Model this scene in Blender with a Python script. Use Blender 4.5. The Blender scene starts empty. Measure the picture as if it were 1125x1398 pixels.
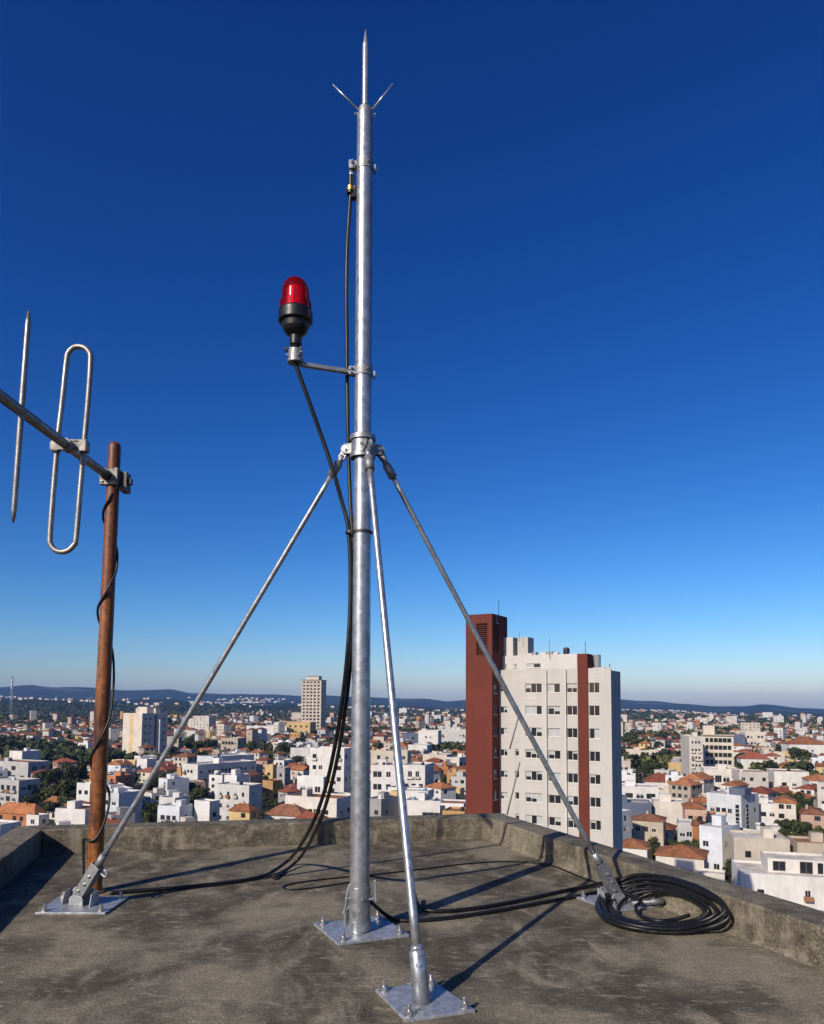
import bpy, math, random, bisect
from mathutils import Vector, Matrix, noise
R = math.radians
rnd = random.Random(7)
scene = bpy.context.scene
COL = scene.collection

# ---------------------------------------------------------------- camera
CAMZ = 1.5
F, UC, PITCH, ROLL = 1000.0, 562.5, R(4.2), R(0.4)
VPP = 962.0 - F * math.tan(PITCH)
CAMROT = (Matrix.Rotation(R(90) + PITCH, 3, 'X') @ Matrix.Rotation(ROLL, 3, 'Z'))
cam = bpy.data.cameras.new('camera')
cam.sensor_fit = 'VERTICAL'
cam.sensor_height = 36.0
cam.lens = F / 1398.0 * 36.0
cam.shift_y = (VPP - 699.0) / 1398.0
cam.clip_start, cam.clip_end = 0.05, 60000.0
camo = bpy.data.objects.new('camera', cam)
COL.objects.link(camo)
camo.matrix_world = Matrix.Translation((0, 0, CAMZ)) @ CAMROT.to_4x4()
scene.camera = camo


def ray(u, v):
    return CAMROT @ Vector(((u - UC) / F, (VPP - v) / F, -1.0))


def at(u, v, Y):
    d = ray(u, v)
    return Vector((0, 0, CAMZ)) + d * (Y / d.y)


def gr(u, v, z=0.0):
    d = ray(u, v)
    return Vector((0, 0, CAMZ)) + d * ((z - CAMZ) / d.z)


def proj(p):
    q = CAMROT.transposed() @ (Vector(p) - Vector((0, 0, CAMZ)))
    return UC + F * q.x / -q.z, VPP - F * q.y / -q.z


# ---------------------------------------------------------------- materials
def rgb(c):
    return (c[0], c[1], c[2], 1.0)


def newmat(name, rough=0.6, metal=0.0, base=(0.5, 0.5, 0.5), spec=0.5):
    m = bpy.data.materials.new(name)
    m.use_nodes = True
    b = m.node_tree.nodes['Principled BSDF']
    b.inputs['Base Color'].default_value = rgb(base)
    b.inputs['Roughness'].default_value = rough
    b.inputs['Metallic'].default_value = metal
    b.inputs['Specular IOR Level'].default_value = spec
    return m


class NT:
    def __init__(s, m):
        s.t = m.node_tree
        s.b = s.t.nodes['Principled BSDF'] if 'Principled BSDF' in s.t.nodes else None
        tc = s.t.nodes.new('ShaderNodeTexCoord')
        s.co = tc.outputs['Object']

    def n(s, typ, **kw):
        x = s.t.nodes.new(typ)
        for k, v in kw.items():
            setattr(x, k, v)
        return x

    def l(s, a, b):
        s.t.links.new(a, b)

    def mapping(s, scale=(1, 1, 1), rot=(0, 0, 0)):
        x = s.n('ShaderNodeMapping')
        x.inputs['Scale'].default_value = scale
        x.inputs['Rotation'].default_value = rot
        s.l(s.co, x.inputs['Vector'])
        return x.outputs[0]

    def noise(s, scale, detail=4, rough=0.55, vec=None, dist=0.0):
        x = s.n('ShaderNodeTexNoise')
        x.inputs['Scale'].default_value = scale
        x.inputs['Detail'].default_value = detail
        x.inputs['Roughness'].default_value = rough
        x.inputs['Distortion'].default_value = dist
        s.l(vec if vec is not None else s.co, x.inputs['Vector'])
        return x.outputs[0]

    def voro(s, scale, vec=None, feature='F1'):
        x = s.n('ShaderNodeTexVoronoi', feature=feature)
        x.inputs['Scale'].default_value = scale
        s.l(vec if vec is not None else s.co, x.inputs['Vector'])
        return x.outputs

    def ramp(s, fac, stops):
        x = s.n('ShaderNodeValToRGB')
        e = x.color_ramp.elements
        while len(e) > 1:
            e.remove(e[-1])
        for i, (p, c) in enumerate(stops):
            if isinstance(c, (int, float)):
                c = (c, c, c)
            k = e[0] if i == 0 else e.new(p)
            k.position = p
            k.color = rgb(c)
        s.l(fac, x.inputs[0])
        return x.outputs[0]

    def mix(s, fac, a, b, mode='MIX'):
        x = s.n('ShaderNodeMix', data_type='RGBA', blend_type=mode)
        for sock, val in ((x.inputs[0], fac), (x.inputs[6], a), (x.inputs[7], b)):
            if hasattr(val, 'links') or hasattr(val, 'is_linked'):
                s.l(val, sock)
            elif isinstance(val, (int, float)):
                sock.default_value = val
            else:
                sock.default_value = rgb(val)
        return x.outputs[2]

    def bump(s, h, strength=0.3, dist=0.01, prev=None):
        x = s.n('ShaderNodeBump')
        x.inputs['Strength'].default_value = strength
        x.inputs['Distance'].default_value = dist
        s.l(h, x.inputs['Height'])
        if prev is not None:
            s.l(prev, x.inputs['Normal'])
        return x.outputs[0]


def concrete(name, dark, mid, light, wall=False):
    m = newmat(name, 0.93, 0, mid, 0.25)
    t = NT(m)
    big = t.noise(0.75, 5, 0.6, dist=0.6)
    med = t.noise(4.5, 6, 0.65, vec=t.mapping((1, 1.0, 2.2) if wall else (1, 0.6, 1), (0, 0, 0.5)), dist=0.5)
    fine = t.noise(62, 5, 0.75)
    grit = t.noise(120, 3, 0.8)
    c = t.ramp(med, [(0.36, dark), (0.51, mid), (0.66, light)])
    c = t.mix(t.ramp(big, [(0.47, 0.0), (0.60, 0.75)]), c, light)
    c = t.mix(t.ramp(t.noise(1.3, 4, 0.6, vec=t.mapping((1, 1, 1), (0.3, 0.2, 1.0))), [(0.5, 0.0), (0.62, 0.75)]), c, dark)
    f = t.ramp(fine, [(0.30, 0.45), (0.47, 0.88), (0.60, 1.25), (0.72, 1.9)])
    c = t.mix(1.0, c, f, 'MULTIPLY')
    g = t.ramp(grit, [(0.32, 0.5), (0.5, 1.0), (0.68, 1.7)])
    c = t.mix(1.0, c, g, 'MULTIPLY')
    # pale scuffs, thin and stretched
    sc = t.noise(7.0, 7, 0.72, vec=t.mapping((1.0, 3.2, 1.0), (0, 0, 0.25)), dist=1.2)
    c = t.mix(t.ramp(sc, [(0.545, 0.0), (0.66, 0.6)]), c, tuple(x * 1.55 for x in light))
    # small pale chips
    vo = t.voro(16.0)
    chip = t.ramp(vo[0], [(0.05, 0.7), (0.085, 0.0)])
    chipm = t.mix(1.0, chip, t.ramp(t.noise(2.1, 2), [(0.5, 0.0), (0.6, 1.0)]), 'MULTIPLY')
    c = t.mix(chipm, c, tuple(x * 1.9 for x in light))
    if wall:
        st = t.noise(9, 3, 0.5, vec=t.mapping((1, 1, 0.18)))
        c = t.mix(t.ramp(st, [(0.52, 0.0), (0.70, 0.28)]), c, tuple(x * 0.6 for x in dark))
        st2 = t.noise(6, 3, 0.5, vec=t.mapping((1.1, 1.2, 0.3), (0.1, 0.0, 0.8)))
        c = t.mix(t.ramp(st2, [(0.56, 0.0), (0.72, 0.6)]), c, tuple(x * 1.5 for x in light))
    t.l(c, t.b.inputs['Base Color'])
    n1 = t.bump(fine, 0.5, 0.012)
    n2 = t.bump(grit, 0.55, 0.004, n1)
    t.l(t.bump(med, 0.35, 0.03, n2), t.b.inputs['Normal'])
    return m


def galvanised(name, base=(0.52, 0.54, 0.56), rough=0.36, scale=26):
    m = newmat(name, rough, 0.72, base)
    t = NT(m)
    vo = t.voro(scale)
    sp = t.ramp(t.n and vo[1], [(0.0, 0.60), (1.0, 1.18)])
    no = t.noise(11, 5, 0.65, vec=t.mapping((1, 1, 0.35)))
    c = t.mix(1.0, base, sp, 'MULTIPLY')
    c = t.mix(t.ramp(no, [(0.46, 0.0), (0.66, 0.6)]), c, tuple(x * 0.5 for x in base))
    sm = t.noise(70, 3, 0.7)
    c = t.mix(t.ramp(sm, [(0.66, 0.0), (0.74, 0.6)]), c, tuple(min(1, x * 1.5) for x in base))
    t.l(c, t.b.inputs['Base Color'])
    t.l(t.ramp(no, [(0.3, rough * 0.75), (0.7, rough * 1.45)]), t.b.inputs['Roughness'])
    t.l(t.bump(sm, 0.12, 0.002), t.b.inputs['Normal'])
    return m


def rusty(name):
    m = newmat(name, 0.5, 0.0, (0.2, 0.06, 0.02), 0.5)
    t = NT(m)
    a = t.noise(5, 6, 0.7, vec=t.mapping((1, 1, 0.22)))
    b = t.noise(30, 5, 0.75)
    c = t.ramp(a, [(0.36, (0.06, 0.016, 0.008)), (0.5, (0.24, 0.078, 0.013)), (0.68, (0.35, 0.125, 0.018)), (0.8, (0.44, 0.18, 0.035))])
    c = t.mix(1.0, c, t.ramp(b, [(0.34, 0.4), (0.55, 1.1), (0.7, 1.35)]), 'MULTIPLY')
    # colour turns darker and redder near the top of the pole, brighter orange low down
    sx = t.n('ShaderNodeSeparateXYZ')
    t.l(t.co, sx.inputs[0])
    hz = t.n('ShaderNodeMapRange')
    hz.inputs[1].default_value, hz.inputs[2].default_value = 1.2, 3.2
    t.l(sx.outputs[2], hz.inputs[0])
    c = t.mix(hz.outputs[0], c, t.mix(1.0, c, (0.55, 0.42, 0.55), 'MULTIPLY'))
    t.l(c, t.b.inputs['Base Color'])
    t.l(t.ramp(a, [(0.3, 0.36), (0.7, 0.62)]), t.b.inputs['Roughness'])
    t.l(t.bump(b, 0.3, 0.004), t.b.inputs['Normal'])
    return m


def plaster(name, base, var=0.10, stain=0.35, scale=1.0):
    m = newmat(name, 0.85, 0, base, 0.25)
    t = NT(m)
    a = t.noise(0.22 * scale, 4, 0.6)
    s = t.noise(0.9 * scale, 4, 0.65, vec=t.mapping((1, 1, 0.14)))
    oi = t.n('ShaderNodeObjectInfo')
    c = t.mix(1.0, base, t.ramp(a, [(0.3, 1 - 1.5 * var), (0.7, 1 + var)]), 'MULTIPLY')
    c = t.mix(t.ramp(s, [(0.50, 0.0), (0.72, stain)]), c, tuple(x * 0.5 for x in base))
    c = t.mix(t.ramp(t.noise(0.55 * scale, 6, 0.7), [(0.56, 0.0), (0.70, stain)]), c, tuple(x * 0.62 for x in base))
    c = t.mix(1.0, c, t.ramp(oi.outputs['Random'], [(0.0, (0.82, 0.81, 0.80)), (0.5, (1.0, 0.98, 0.95)), (1.0, (1.04, 1.04, 1.06))]), 'MULTIPLY')
    t.l(c, t.b.inputs['Base Color'])
    return m


def tiles(name, base):
    m = newmat(name, 0.85, 0, base, 0.2)
    t = NT(m)
    a = t.noise(0.5, 5, 0.7)
    b = t.noise(3.0, 4, 0.7)
    c = t.ramp(a, [(0.3, tuple(x * 0.5 for x in base)), (0.5, base), (0.72, tuple(min(1, x * 1.35) for x in base))])
    c = t.mix(1.0, c, t.ramp(b, [(0.3, 0.65), (0.65, 1.2)]), 'MULTIPLY')
    oi = t.n('ShaderNodeObjectInfo')
    c = t.mix(1.0, c, t.ramp(oi.outputs['Random'], [(0.0, (0.65, 0.6, 0.6)), (1.0, (1.15, 1.1, 1.05))]), 'MULTIPLY')
    w = t.n('ShaderNodeTexWave', wave_type='BANDS', bands_direction='X')
    w.inputs['Scale'].default_value = 1.1
    t.l(t.co, w.inputs['Vector'])
    c = t.mix(1.0, c, t.ramp(w.outputs[1], [(0.0, 0.8), (0.6, 1.08)]), 'MULTIPLY')
    t.l(c, t.b.inputs['Base Color'])
    t.l(t.bump(w.outputs[1], 0.6, 0.08), t.b.inputs['Normal'])
    return m


def leafmat(name, base, var=0.5):
    m = newmat(name, 0.7, 0, base, 0.25)
    t = NT(m)
    g = t.n('ShaderNodeNewGeometry')
    oi = t.n('ShaderNodeObjectInfo')
    c = t.mix(1.0, base, t.ramp(g.outputs['Random Per Island'], [(0.0, 1 - var), (1.0, 1 + var)]), 'MULTIPLY')
    c = t.mix(1.0, c, t.ramp(oi.outputs['Random'], [(0.0, (0.7, 0.75, 0.8)), (1.0, (1.25, 1.1, 0.85))]), 'MULTIPLY')
    t.l(c, t.b.inputs['Base Color'])
    return m


M = {}
M['roof_concrete'] = concrete('roof_concrete', (0.066, 0.055, 0.038), (0.118, 0.099, 0.067), (0.27, 0.228, 0.156))
M['parapet_concrete'] = concrete('parapet_concrete', (0.068, 0.057, 0.040), (0.122, 0.104, 0.073), (0.205, 0.175, 0.124), True)
M['galv'] = galvanised('galvanised_steel', (0.44, 0.455, 0.47), 0.34, 30)
M['galv_plate'] = galvanised('galvanised_plate', (0.46, 0.475, 0.49), 0.42, 40)
M['galv_plate'].node_tree.nodes['Principled BSDF'].inputs['Metallic'].default_value = 0.5
M['zinc'] = galvanised('zinc_fitting', (0.33, 0.335, 0.34), 0.5, 90)
M['zinc_dull'] = galvanised('zinc_dull', (0.34, 0.34, 0.335), 0.6, 60)
M['zinc_dull'].node_tree.nodes['Principled BSDF'].inputs['Metallic'].default_value = 0.3
M['alu_dull'] = galvanised('aluminium_dull', (0.30, 0.275, 0.25), 0.55, 60)
M['alu_dull'].node_tree.nodes['Principled BSDF'].inputs['Metallic'].default_value = 0.35
M['stainless'] = galvanised('stainless_rod', (0.68, 0.62, 0.56), 0.25, 60)
M['bolt'] = newmat('bolt_steel', 0.35, 0.9, (0.55, 0.53, 0.49))
M['dark_steel'] = newmat('dark_steel', 0.5, 0.6, (0.06, 0.055, 0.05))
M['alu'] = galvanised('dull_aluminium', (0.33, 0.305, 0.28), 0.42, 80)
M['rust'] = rusty('rusty_steel')
M['brass'] = newmat('brass', 0.35, 0.9, (0.45, 0.27, 0.10))


def cablemat(name, base=(0.008, 0.008, 0.0085), rough=0.36):
    m = newmat(name, rough, 0, base, 0.36)
    t = NT(m)
    no = t.noise(22, 4, 0.7)
    t.l(t.mix(t.ramp(no, [(0.5, 0.0), (0.8, 0.6)]), base, tuple(x * 2.6 for x in base)), t.b.inputs['Base Color'])
    t.l(t.ramp(no, [(0.3, rough * 0.8), (0.7, rough * 1.5)]), t.b.inputs['Roughness'])
    return m


M['cable'] = cablemat('black_rubber')
M['black_plastic'] = cablemat('black_plastic', (0.009, 0.009, 0.0095), 0.38)


def redglass():
    m = newmat('red_lens')
    t = m.node_tree
    t.nodes.remove(t.nodes['Principled BSDF'])
    gl = t.nodes.new('ShaderNodeBsdfTransparent')
    gl.inputs['Color'].default_value = (0.86, 0.02, 0.01, 1)
    df = t.nodes.new('ShaderNodeBsdfDiffuse')
    df.inputs['Color'].default_value = (0.45, 0.004, 0.003, 1)
    gs = t.nodes.new('ShaderNodeBsdfGlossy')
    gs.inputs['Roughness'].default_value = 0.1
    m1, m2 = t.nodes.new('ShaderNodeMixShader'), t.nodes.new('ShaderNodeMixShader')
    m1.inputs[0].default_value = 0.22
    m2.inputs[0].default_value = 0.045
    for a, b in ((gl.outputs[0], m1.inputs[1]), (df.outputs[0], m1.inputs[2]), (m1.outputs[0], m2.inputs[1]), (gs.outputs[0], m2.inputs[2]), (m2.outputs[0], t.nodes['Material Output'].inputs['Surface'])):
        t.links.new(a, b)
    return m


M['red_lens'] = redglass()
M['red_rib'] = newmat('red_reflector', 0.3, 0.0, (0.95, 0.32, 0.22), 0.6)

WALLS = {
    'white': (0.60, 0.58, 0.55), 'cool white': (0.56, 0.58, 0.60), 'warm white': (0.58, 0.535, 0.475),
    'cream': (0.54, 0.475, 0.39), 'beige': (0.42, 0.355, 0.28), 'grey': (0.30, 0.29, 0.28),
    'yellow': (0.54, 0.39, 0.18), 'ochre': (0.44, 0.26, 0.11), 'pink': (0.48, 0.32, 0.25),
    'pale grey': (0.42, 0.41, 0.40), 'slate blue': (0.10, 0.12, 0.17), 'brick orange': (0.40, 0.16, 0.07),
}
for k, c in WALLS.items():
    M['w ' + k] = plaster('plaster_' + k.replace(' ', '_'), c)
M['tower_white'] = plaster('tower_white_render', (0.51, 0.485, 0.45), 0.05, 0.22, 1.0)
M['tower_brown'] = plaster('tower_brown_render', (0.122, 0.029, 0.018), 0.10, 0.10, 1.0)
M['r orange'] = tiles('orange_tiles', (0.35, 0.145, 0.065))
M['r brown'] = tiles('brown_tiles', (0.23, 0.105, 0.06))
M['r red'] = tiles('red_tiles', (0.29, 0.095, 0.055))
M['deck grey'] = plaster('roof_deck_grey', (0.26, 0.245, 0.22), 0.3, 0.5)
M['deck pale'] = plaster('roof_deck_pale', (0.60, 0.55, 0.48), 0.25, 0.6)
M['deck clay'] = plaster('roof_deck_clay', (0.30, 0.14, 0.07), 0.25, 0.5)
M['glass'] = newmat('window_glass', 0.1, 0, (0.018, 0.020, 0.022), 0.4)
M['blind'] = newmat('window_blind', 0.6, 0, (0.36, 0.37, 0.35), 0.4)
M['frame'] = newmat('window_frame', 0.5, 0, (0.62, 0.60, 0.57), 0.4)
M['frame dark'] = newmat('window_frame_dark', 0.5, 0, (0.10, 0.10, 0.10), 0.4)
M['louvre'] = newmat('louvre_brown', 0.7, 0, (0.075, 0.018, 0.012), 0.3)
M['tank black'] = newmat('tank_black', 0.5, 0, (0.02, 0.02, 0.022), 0.4)
M['tank blue'] = newmat('tank_blue', 0.5, 0, (0.16, 0.24, 0.36), 0.4)
M['tank grey'] = newmat('tank_grey', 0.6, 0, (0.22, 0.23, 0.24), 0.4)
M['tank white'] = newmat('tank_white', 0.6, 0, (0.6, 0.6, 0.6), 0.4)
M['bark'] = newmat('bark', 0.9, 0, (0.07, 0.05, 0.035), 0.2)
M['leaf dark'] = leafmat('leaf_dark', (0.028, 0.038, 0.015))
M['leaf mid'] = leafmat('leaf_mid', (0.050, 0.062, 0.020))
M['leaf light'] = leafmat('leaf_light', (0.085, 0.095, 0.030))


def groundmat():
    m = newmat('town_ground', 0.95, 0, (0.05, 0.05, 0.03), 0.1)
    t = NT(m)
    a = t.noise(0.006, 6, 0.62, dist=0.6)
    b = t.noise(0.05, 5, 0.65)
    near = t.ramp(b, [(0.32, (0.022, 0.027, 0.012)), (0.5, (0.06, 0.055, 0.04)), (0.6, (0.10, 0.09, 0.075)), (0.75, (0.17, 0.12, 0.075))])
    wood = t.ramp(t.noise(0.02, 5, 0.7), [(0.3, (0.007, 0.011, 0.006)), (0.7, (0.020, 0.027, 0.013))])
    c = t.mix(t.ramp(a, [(0.44, 0.0), (0.52, 1.0)]), near, wood)
    # far land is wood with a few pale strips of fields
    ln = t.n('ShaderNodeVectorMath', operation='LENGTH')
    t.l(t.co, ln.inputs[0])
    mr = t.n('ShaderNodeMapRange')
    mr.inputs[1].default_value, mr.inputs[2].default_value = 1500.0, 2600.0
    t.l(ln.outputs['Value'], mr.inputs[0])
    fld = t.ramp(t.noise(0.0021, 5, 0.6, vec=t.mapping((1, 1.0, 1)), dist=0.4), [(0.60, 0.0), (0.64, 0.55)])
    farc = t.mix(fld, wood, (0.13, 0.10, 0.075))
    c = t.mix(mr.outputs[0], c, farc)
    t.l(c, t.b.inputs['Base Color'])
    return m


M['ground'] = groundmat()


# ---------------------------------------------------------------- mesh builder
class MB:
    def __init__(s):
        s.v, s.f, s.m, s.sm = [], [], [], []

    def add(s, vs, fs, mi=0, smooth=False):
        o = len(s.v)
        s.v += [tuple(p) for p in vs]
        for f in fs:
            s.f.append(tuple(i + o for i in f))
            s.m.append(mi)
            s.sm.append(smooth)

    def quad(s, a, b, c, d, mi=0):
        s.add((a, b, c, d), ((0, 1, 2, 3),), mi)

    def box(s, c, size, mi=0, rot=None):
        c = Vector(c)
        hx, hy, hz = size[0] / 2, size[1] / 2, size[2] / 2
        vs = [Vector((x, y, z)) for z in (-hz, hz) for x, y in ((-hx, -hy), (hx, -hy), (hx, hy), (-hx, hy))]
        if rot is not None:
            vs = [rot @ p for p in vs]
        s.add([p + c for p in vs], ((3, 2, 1, 0), (4, 5, 6, 7), (0, 1, 5, 4), (1, 2, 6, 5), (2, 3, 7, 6), (3, 0, 4, 7)), mi)

    def prism(s, poly, dvec, mi=0):
        n = len(poly)
        a = [Vector(p) for p in poly]
        b = [p + Vector(dvec) for p in a]
        fs = [tuple(range(n - 1, -1, -1)), tuple(range(n, 2 * n))]
        fs += [(i, (i + 1) % n, n + (i + 1) % n, n + i) for i in range(n)]
        s.add(a + b, fs, mi)

    def tube(s, pts, r, n=10, mi=0, caps=True, smooth=True):
        pts = [Vector(p) for p in pts]
        if not isinstance(r, (list, tuple)):
            r = [r] * len(pts)
        up = None
        vs = []
        for i, p in enumerate(pts):
            d = (pts[min(i + 1, len(pts) - 1)] - pts[max(i - 1, 0)])
            d = d.normalized() if d.length > 1e-9 else Vector((0, 0, 1))
            if up is None:
                up = Vector((0, 0, 1)) if abs(d.z) < 0.9 else Vector((0, -1, 0))
            x = up.cross(d)
            if x.length < 1e-6:
                x = Vector((1, 0, 0)).cross(d)
            x.normalize()
            y = d.cross(x).normalized()
            up = y
            for k in range(n):
                a = 2 * math.pi * k / n
                vs.append(p + (x * math.cos(a) + y * math.sin(a)) * r[i])
        fs = []
        for i in range(len(pts) - 1):
            for k in range(n):
                k2 = (k + 1) % n
                fs.append((i * n + k, i * n + k2, (i + 1) * n + k2, (i + 1) * n + k))
        s.add(vs, fs, mi, smooth)
        if caps:
            e = len(vs) - n
            o = len(s.v) - len(vs)
            s.f.append(tuple(o + k for k in range(n - 1, -1, -1)))
            s.f.append(tuple(o + e + k for k in range(n)))
            s.m += [mi, mi]
            s.sm += [False, False]

    def lathe(s, prof, base, axis, n=32, mi=0, smooth=True):
        """prof: (distance along axis, radius); sharp where two entries repeat"""
        axis = Vector(axis).normalized()
        x = axis.cross(Vector((0, 1, 0))).normalized()
        y = axis.cross(x)
        base = Vector(base)
        for (t0, r0), (t1, r1) in zip(prof, prof[1:]):
            vs = []
            for t, r in ((t0, r0), (t1, r1)):
                for k in range(n):
                    a = 2 * math.pi * k / n
                    vs.append(base + axis * t + (x * math.cos(a) + y * math.sin(a)) * r)
            s.add(vs, [(k, n + k, n + (k + 1) % n, (k + 1) % n) for k in range(n)], mi, smooth)

    def build(s, name, mats, parent=None, base=(0, 0, 0), weld=False, bevel=0.0, auto=True):
        me = bpy.data.meshes.new(name)
        b = Vector(base)
        me.from_pydata([tuple(Vector(p) - b) for p in s.v], [], s.f)
        if not isinstance(mats, (list, tuple)):
            mats = [mats]
        for k in mats:
            me.materials.append(M[k])
        me.polygons.foreach_set('material_index', s.m)
        me.polygons.foreach_set('use_smooth', s.sm)
        me.update()
        if weld or bevel:
            import bmesh
            bm = bmesh.new()
            bm.from_mesh(me)
            bmesh.ops.remove_doubles(bm, verts=bm.verts, dist=1e-5)
            bmesh.ops.recalc_face_normals(bm, faces=bm.faces)
            if bevel:
                es = [e for e in bm.edges if len(e.link_faces) == 2 and e.calc_face_angle(0) > 0.6]
                bmesh.ops.bevel(bm, geom=es, offset=bevel, segments=2, affect='EDGES', profile=0.5, clamp_overlap=True)
            bm.to_mesh(me)
            bm.free()
        o = bpy.data.objects.new(name, me)
        COL.objects.link(o)
        if parent is not None:
            o.parent = parent
        return o


def tag(o, label=None, cat=None, group=None, kind=None):
    if label:
        o['label'] = label
    if cat:
        o['category'] = cat
    if group:
        o['group'] = group
    if kind:
        o['kind'] = kind
    return o


def empty(name, loc, label=None, cat=None, group=None, rz=0.0):
    o = bpy.data.objects.new(name, None)
    o.empty_display_size = 0.2
    COL.objects.link(o)
    o.location = loc
    o.rotation_euler = (0, 0, rz)
    return tag(o, label, cat, group)


def smooth_path(pts, sub=8):
    p = [Vector(q) for q in pts]
    p = [p[0] * 2 - p[1]] + p + [p[-1] * 2 - p[-2]]
    out = []
    for i in range(1, len(p) - 2):
        for k in range(sub):
            t = k / sub
            a, b, c, d = p[i - 1:i + 3]
            out.append(0.5 * ((2 * b) + (c - a) * t + (2 * a - 5 * b + 4 * c - d) * t * t + (3 * b - a - 3 * c + d) * t ** 3))
    out.append(p[-2])
    return out
# ---------------------------------------------------------------- rooftop
ZG = CAMZ - 45.0           # level of the town below the roof
HP = 0.235                 # parapet height
iTL = gr(57, 1133, HP)     # inner top corners of the parapet
iTC = gr(663, 1116, HP)
iTR = gr(1125, 1267, HP)
iTA = gr(0, 1175, HP)
for p in (iTL, iTC, iTR, iTA):
    p.z = 0


def ext(a, b, t):
    return a + (b - a) * t


rA = ext(iTC, iTR, 2.0)                     # the right wall runs on past the camera
lA = ext(iTL, iTA, 6.0)
TH = 0.30


def offs(a, b, d):
    n = Vector((-(b - a).y, (b - a).x, 0)).normalized()
    return n * d


def meet(p, d, q, e):
    k = (q - p).cross(e).z / d.cross(e).z
    return p + d * k


nb, nr, nl = offs(iTL, iTC, TH), -offs(iTR, iTC, TH), offs(iTA, iTL, TH)
if nb.y < 0: nb = -nb
if nr.x < 0: nr = -nr
if nl.x > 0: nl = -nl
oTL = meet(iTL + nb, iTC - iTL, iTL + nl, iTA - iTL)
oTC = meet(iTL + nb, iTC - iTL, iTC + nr, iTR - iTC)
oRA, oLA = rA + nr, lA + nl

mb = MB()                                   # the floor slab, carried down to the street
poly = [lA, rA, iTC, iTL]
opoly = [oLA, oRA, oTC, oTL]
N = 2
mb.add([p for p in poly], ((0, 1, 2, 3),))
for i in range(4):
    a, b = opoly[i], opoly[(i + 1) % 4]
    mb.quad(a + Vector((0, 0, -0.004)), b + Vector((0, 0, -0.004)), Vector((b.x, b.y, ZG)), Vector((a.x, a.y, ZG)))
tag(mb.build('rooftop_floor', 'roof_concrete'), 'flat weathered grey concrete rooftop floor', kind='structure')


def wall_run(name, i0, i1, o1, o0, label, h=HP, cant=False, jag=0.0016, seed=1):
    """a cast parapet: inner face, slightly worn top edges, outer face"""
    r = random.Random(seed)
    L = (i1 - i0).length
    n = max(8, int(L / 0.07))
    m = MB()
    rows = []
    inn = (i0 - o0).normalized()
    for k in range(n + 1):
        t = k / n
        a, b = ext(i0, i1, t), ext(o0, o1, t)
        w = (b - a)
        w.normalize()
        j = lambda s=jag: r.uniform(-s, s)
        jj = 0.0 if k in (0, n) else 1.0
        ch = 0.010 + abs(j(0.007)) * jj
        ch2 = 0.008 + abs(j(0.004)) * jj
        bt = (b - a).length
        prof = [(0.0, -0.002)]
        if cant:
            prof = [(-0.024, -0.002), (-0.023, 0.003), (0.0, 0.028)]
        prof += [(0.002 + j() * jj, h * 0.5), (0.0 + j() * jj, h - ch), (ch * 0.35, h - ch * 0.35), (ch, h + j(0.002) * jj), (bt * 0.5, h + 0.004 + j() * jj),
                 (bt - ch2, h), (bt, h - ch2), (bt, -0.5)]
        rows.append([a + w * x + Vector((0, 0, z)) for x, z in prof])
    q = len(rows[0])
    vs = [p for row in rows for p in row]
    fs = []
    for k in range(n):
        for c in range(q - 1):
            fs.append((k * q + c, k * q + c + 1, (k + 1) * q + c + 1, (k + 1) * q + c))
    m.add(vs, fs)
    m.add(rows[0], (tuple(range(q)),))
    m.add(rows[-1], (tuple(range(q - 1, -1, -1)),))
    mid = (i0 + i1) / 2
    o = m.build(name, 'parapet_concrete', base=mid, weld=True)
    o.location = mid
    return tag(o, label, 'parapet', 'concrete parapets round the roof')


wall_run('parapet', iTL, iTC, oTC, oTL, 'low concrete parapet running along the far edge of the roof behind the mast', seed=2)
wall_run('parapet', iTC, rA, oRA, oTC, 'low concrete parapet beside the coil of black cable', h=HP + 0.003, cant=True, seed=3)
wall_run('parapet', iTL, lA, oLA, oTL, 'low concrete parapet with shaded inner face, on the side of the rusty pole', h=HP - 0.003, seed=4)

# ---------------------------------------------------------------- lightning mast
YM = gr(490.5, 1270, 0.02).y
PXM = YM / F                                 # metres per pixel at the mast


def mast(v):
    return at(490.5 + (1270 - v) / (1270 - 155) * 8.0, v, YM)


base_pt = gr(490.5, 1270, 0.0)
MASTLOC = Vector((base_pt.x, base_pt.y, 0))
mast_root = empty('lightning_mast', MASTLOC, 'tall galvanised steel lightning mast braced by three slanting struts on bolted base plates', 'mast')
AX = (mast(155) - mast(1270)).normalized()


def mpart(m, name, mat, parent=None, **kw):
    return m.build(name, mat, mast_root if parent is None else parent, base=MASTLOC, **kw)


def ringpts(c, r, ax, n=28):
    pass


pl = MB()
zt = mast(1275).z
pb = Vector((mast(1272).x, mast(1272).y, 0.016))
prof = [(0, .067)]
Ltot = (mast(157) - pb).length
prof += [(0.4, .0655), (1.2, .0640), (2.2, .0612), (Ltot - 0.30, .0572)]
pl.lathe(prof, pb, AX, 48)
jt = Ltot - (mast(157) - mast(232)).length
pl.lathe([(Ltot - .30, .0572), (Ltot, .0562)], pb, AX, 48)
pl.lathe([(Ltot, .0562), (Ltot, .052), (Ltot + .006, .046)], pb, AX, 48, smooth=False)
pole = mpart(pl, 'pole', 'galv')


def along(v):
    return (mast(v) - pb).length


def mring(m, v0, v1, r, n=48, lip=0.0):
    t0, t1 = along(v1), along(v0)
    m.lathe([(t0, r - .012), (t0, r)], pb, AX, n, smooth=False)
    m.lathe([(t0, r), (t1, r)], pb, AX, n)
    m.lathe([(t1, r), (t1, r - .012)], pb, AX, n, smooth=False)


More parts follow.
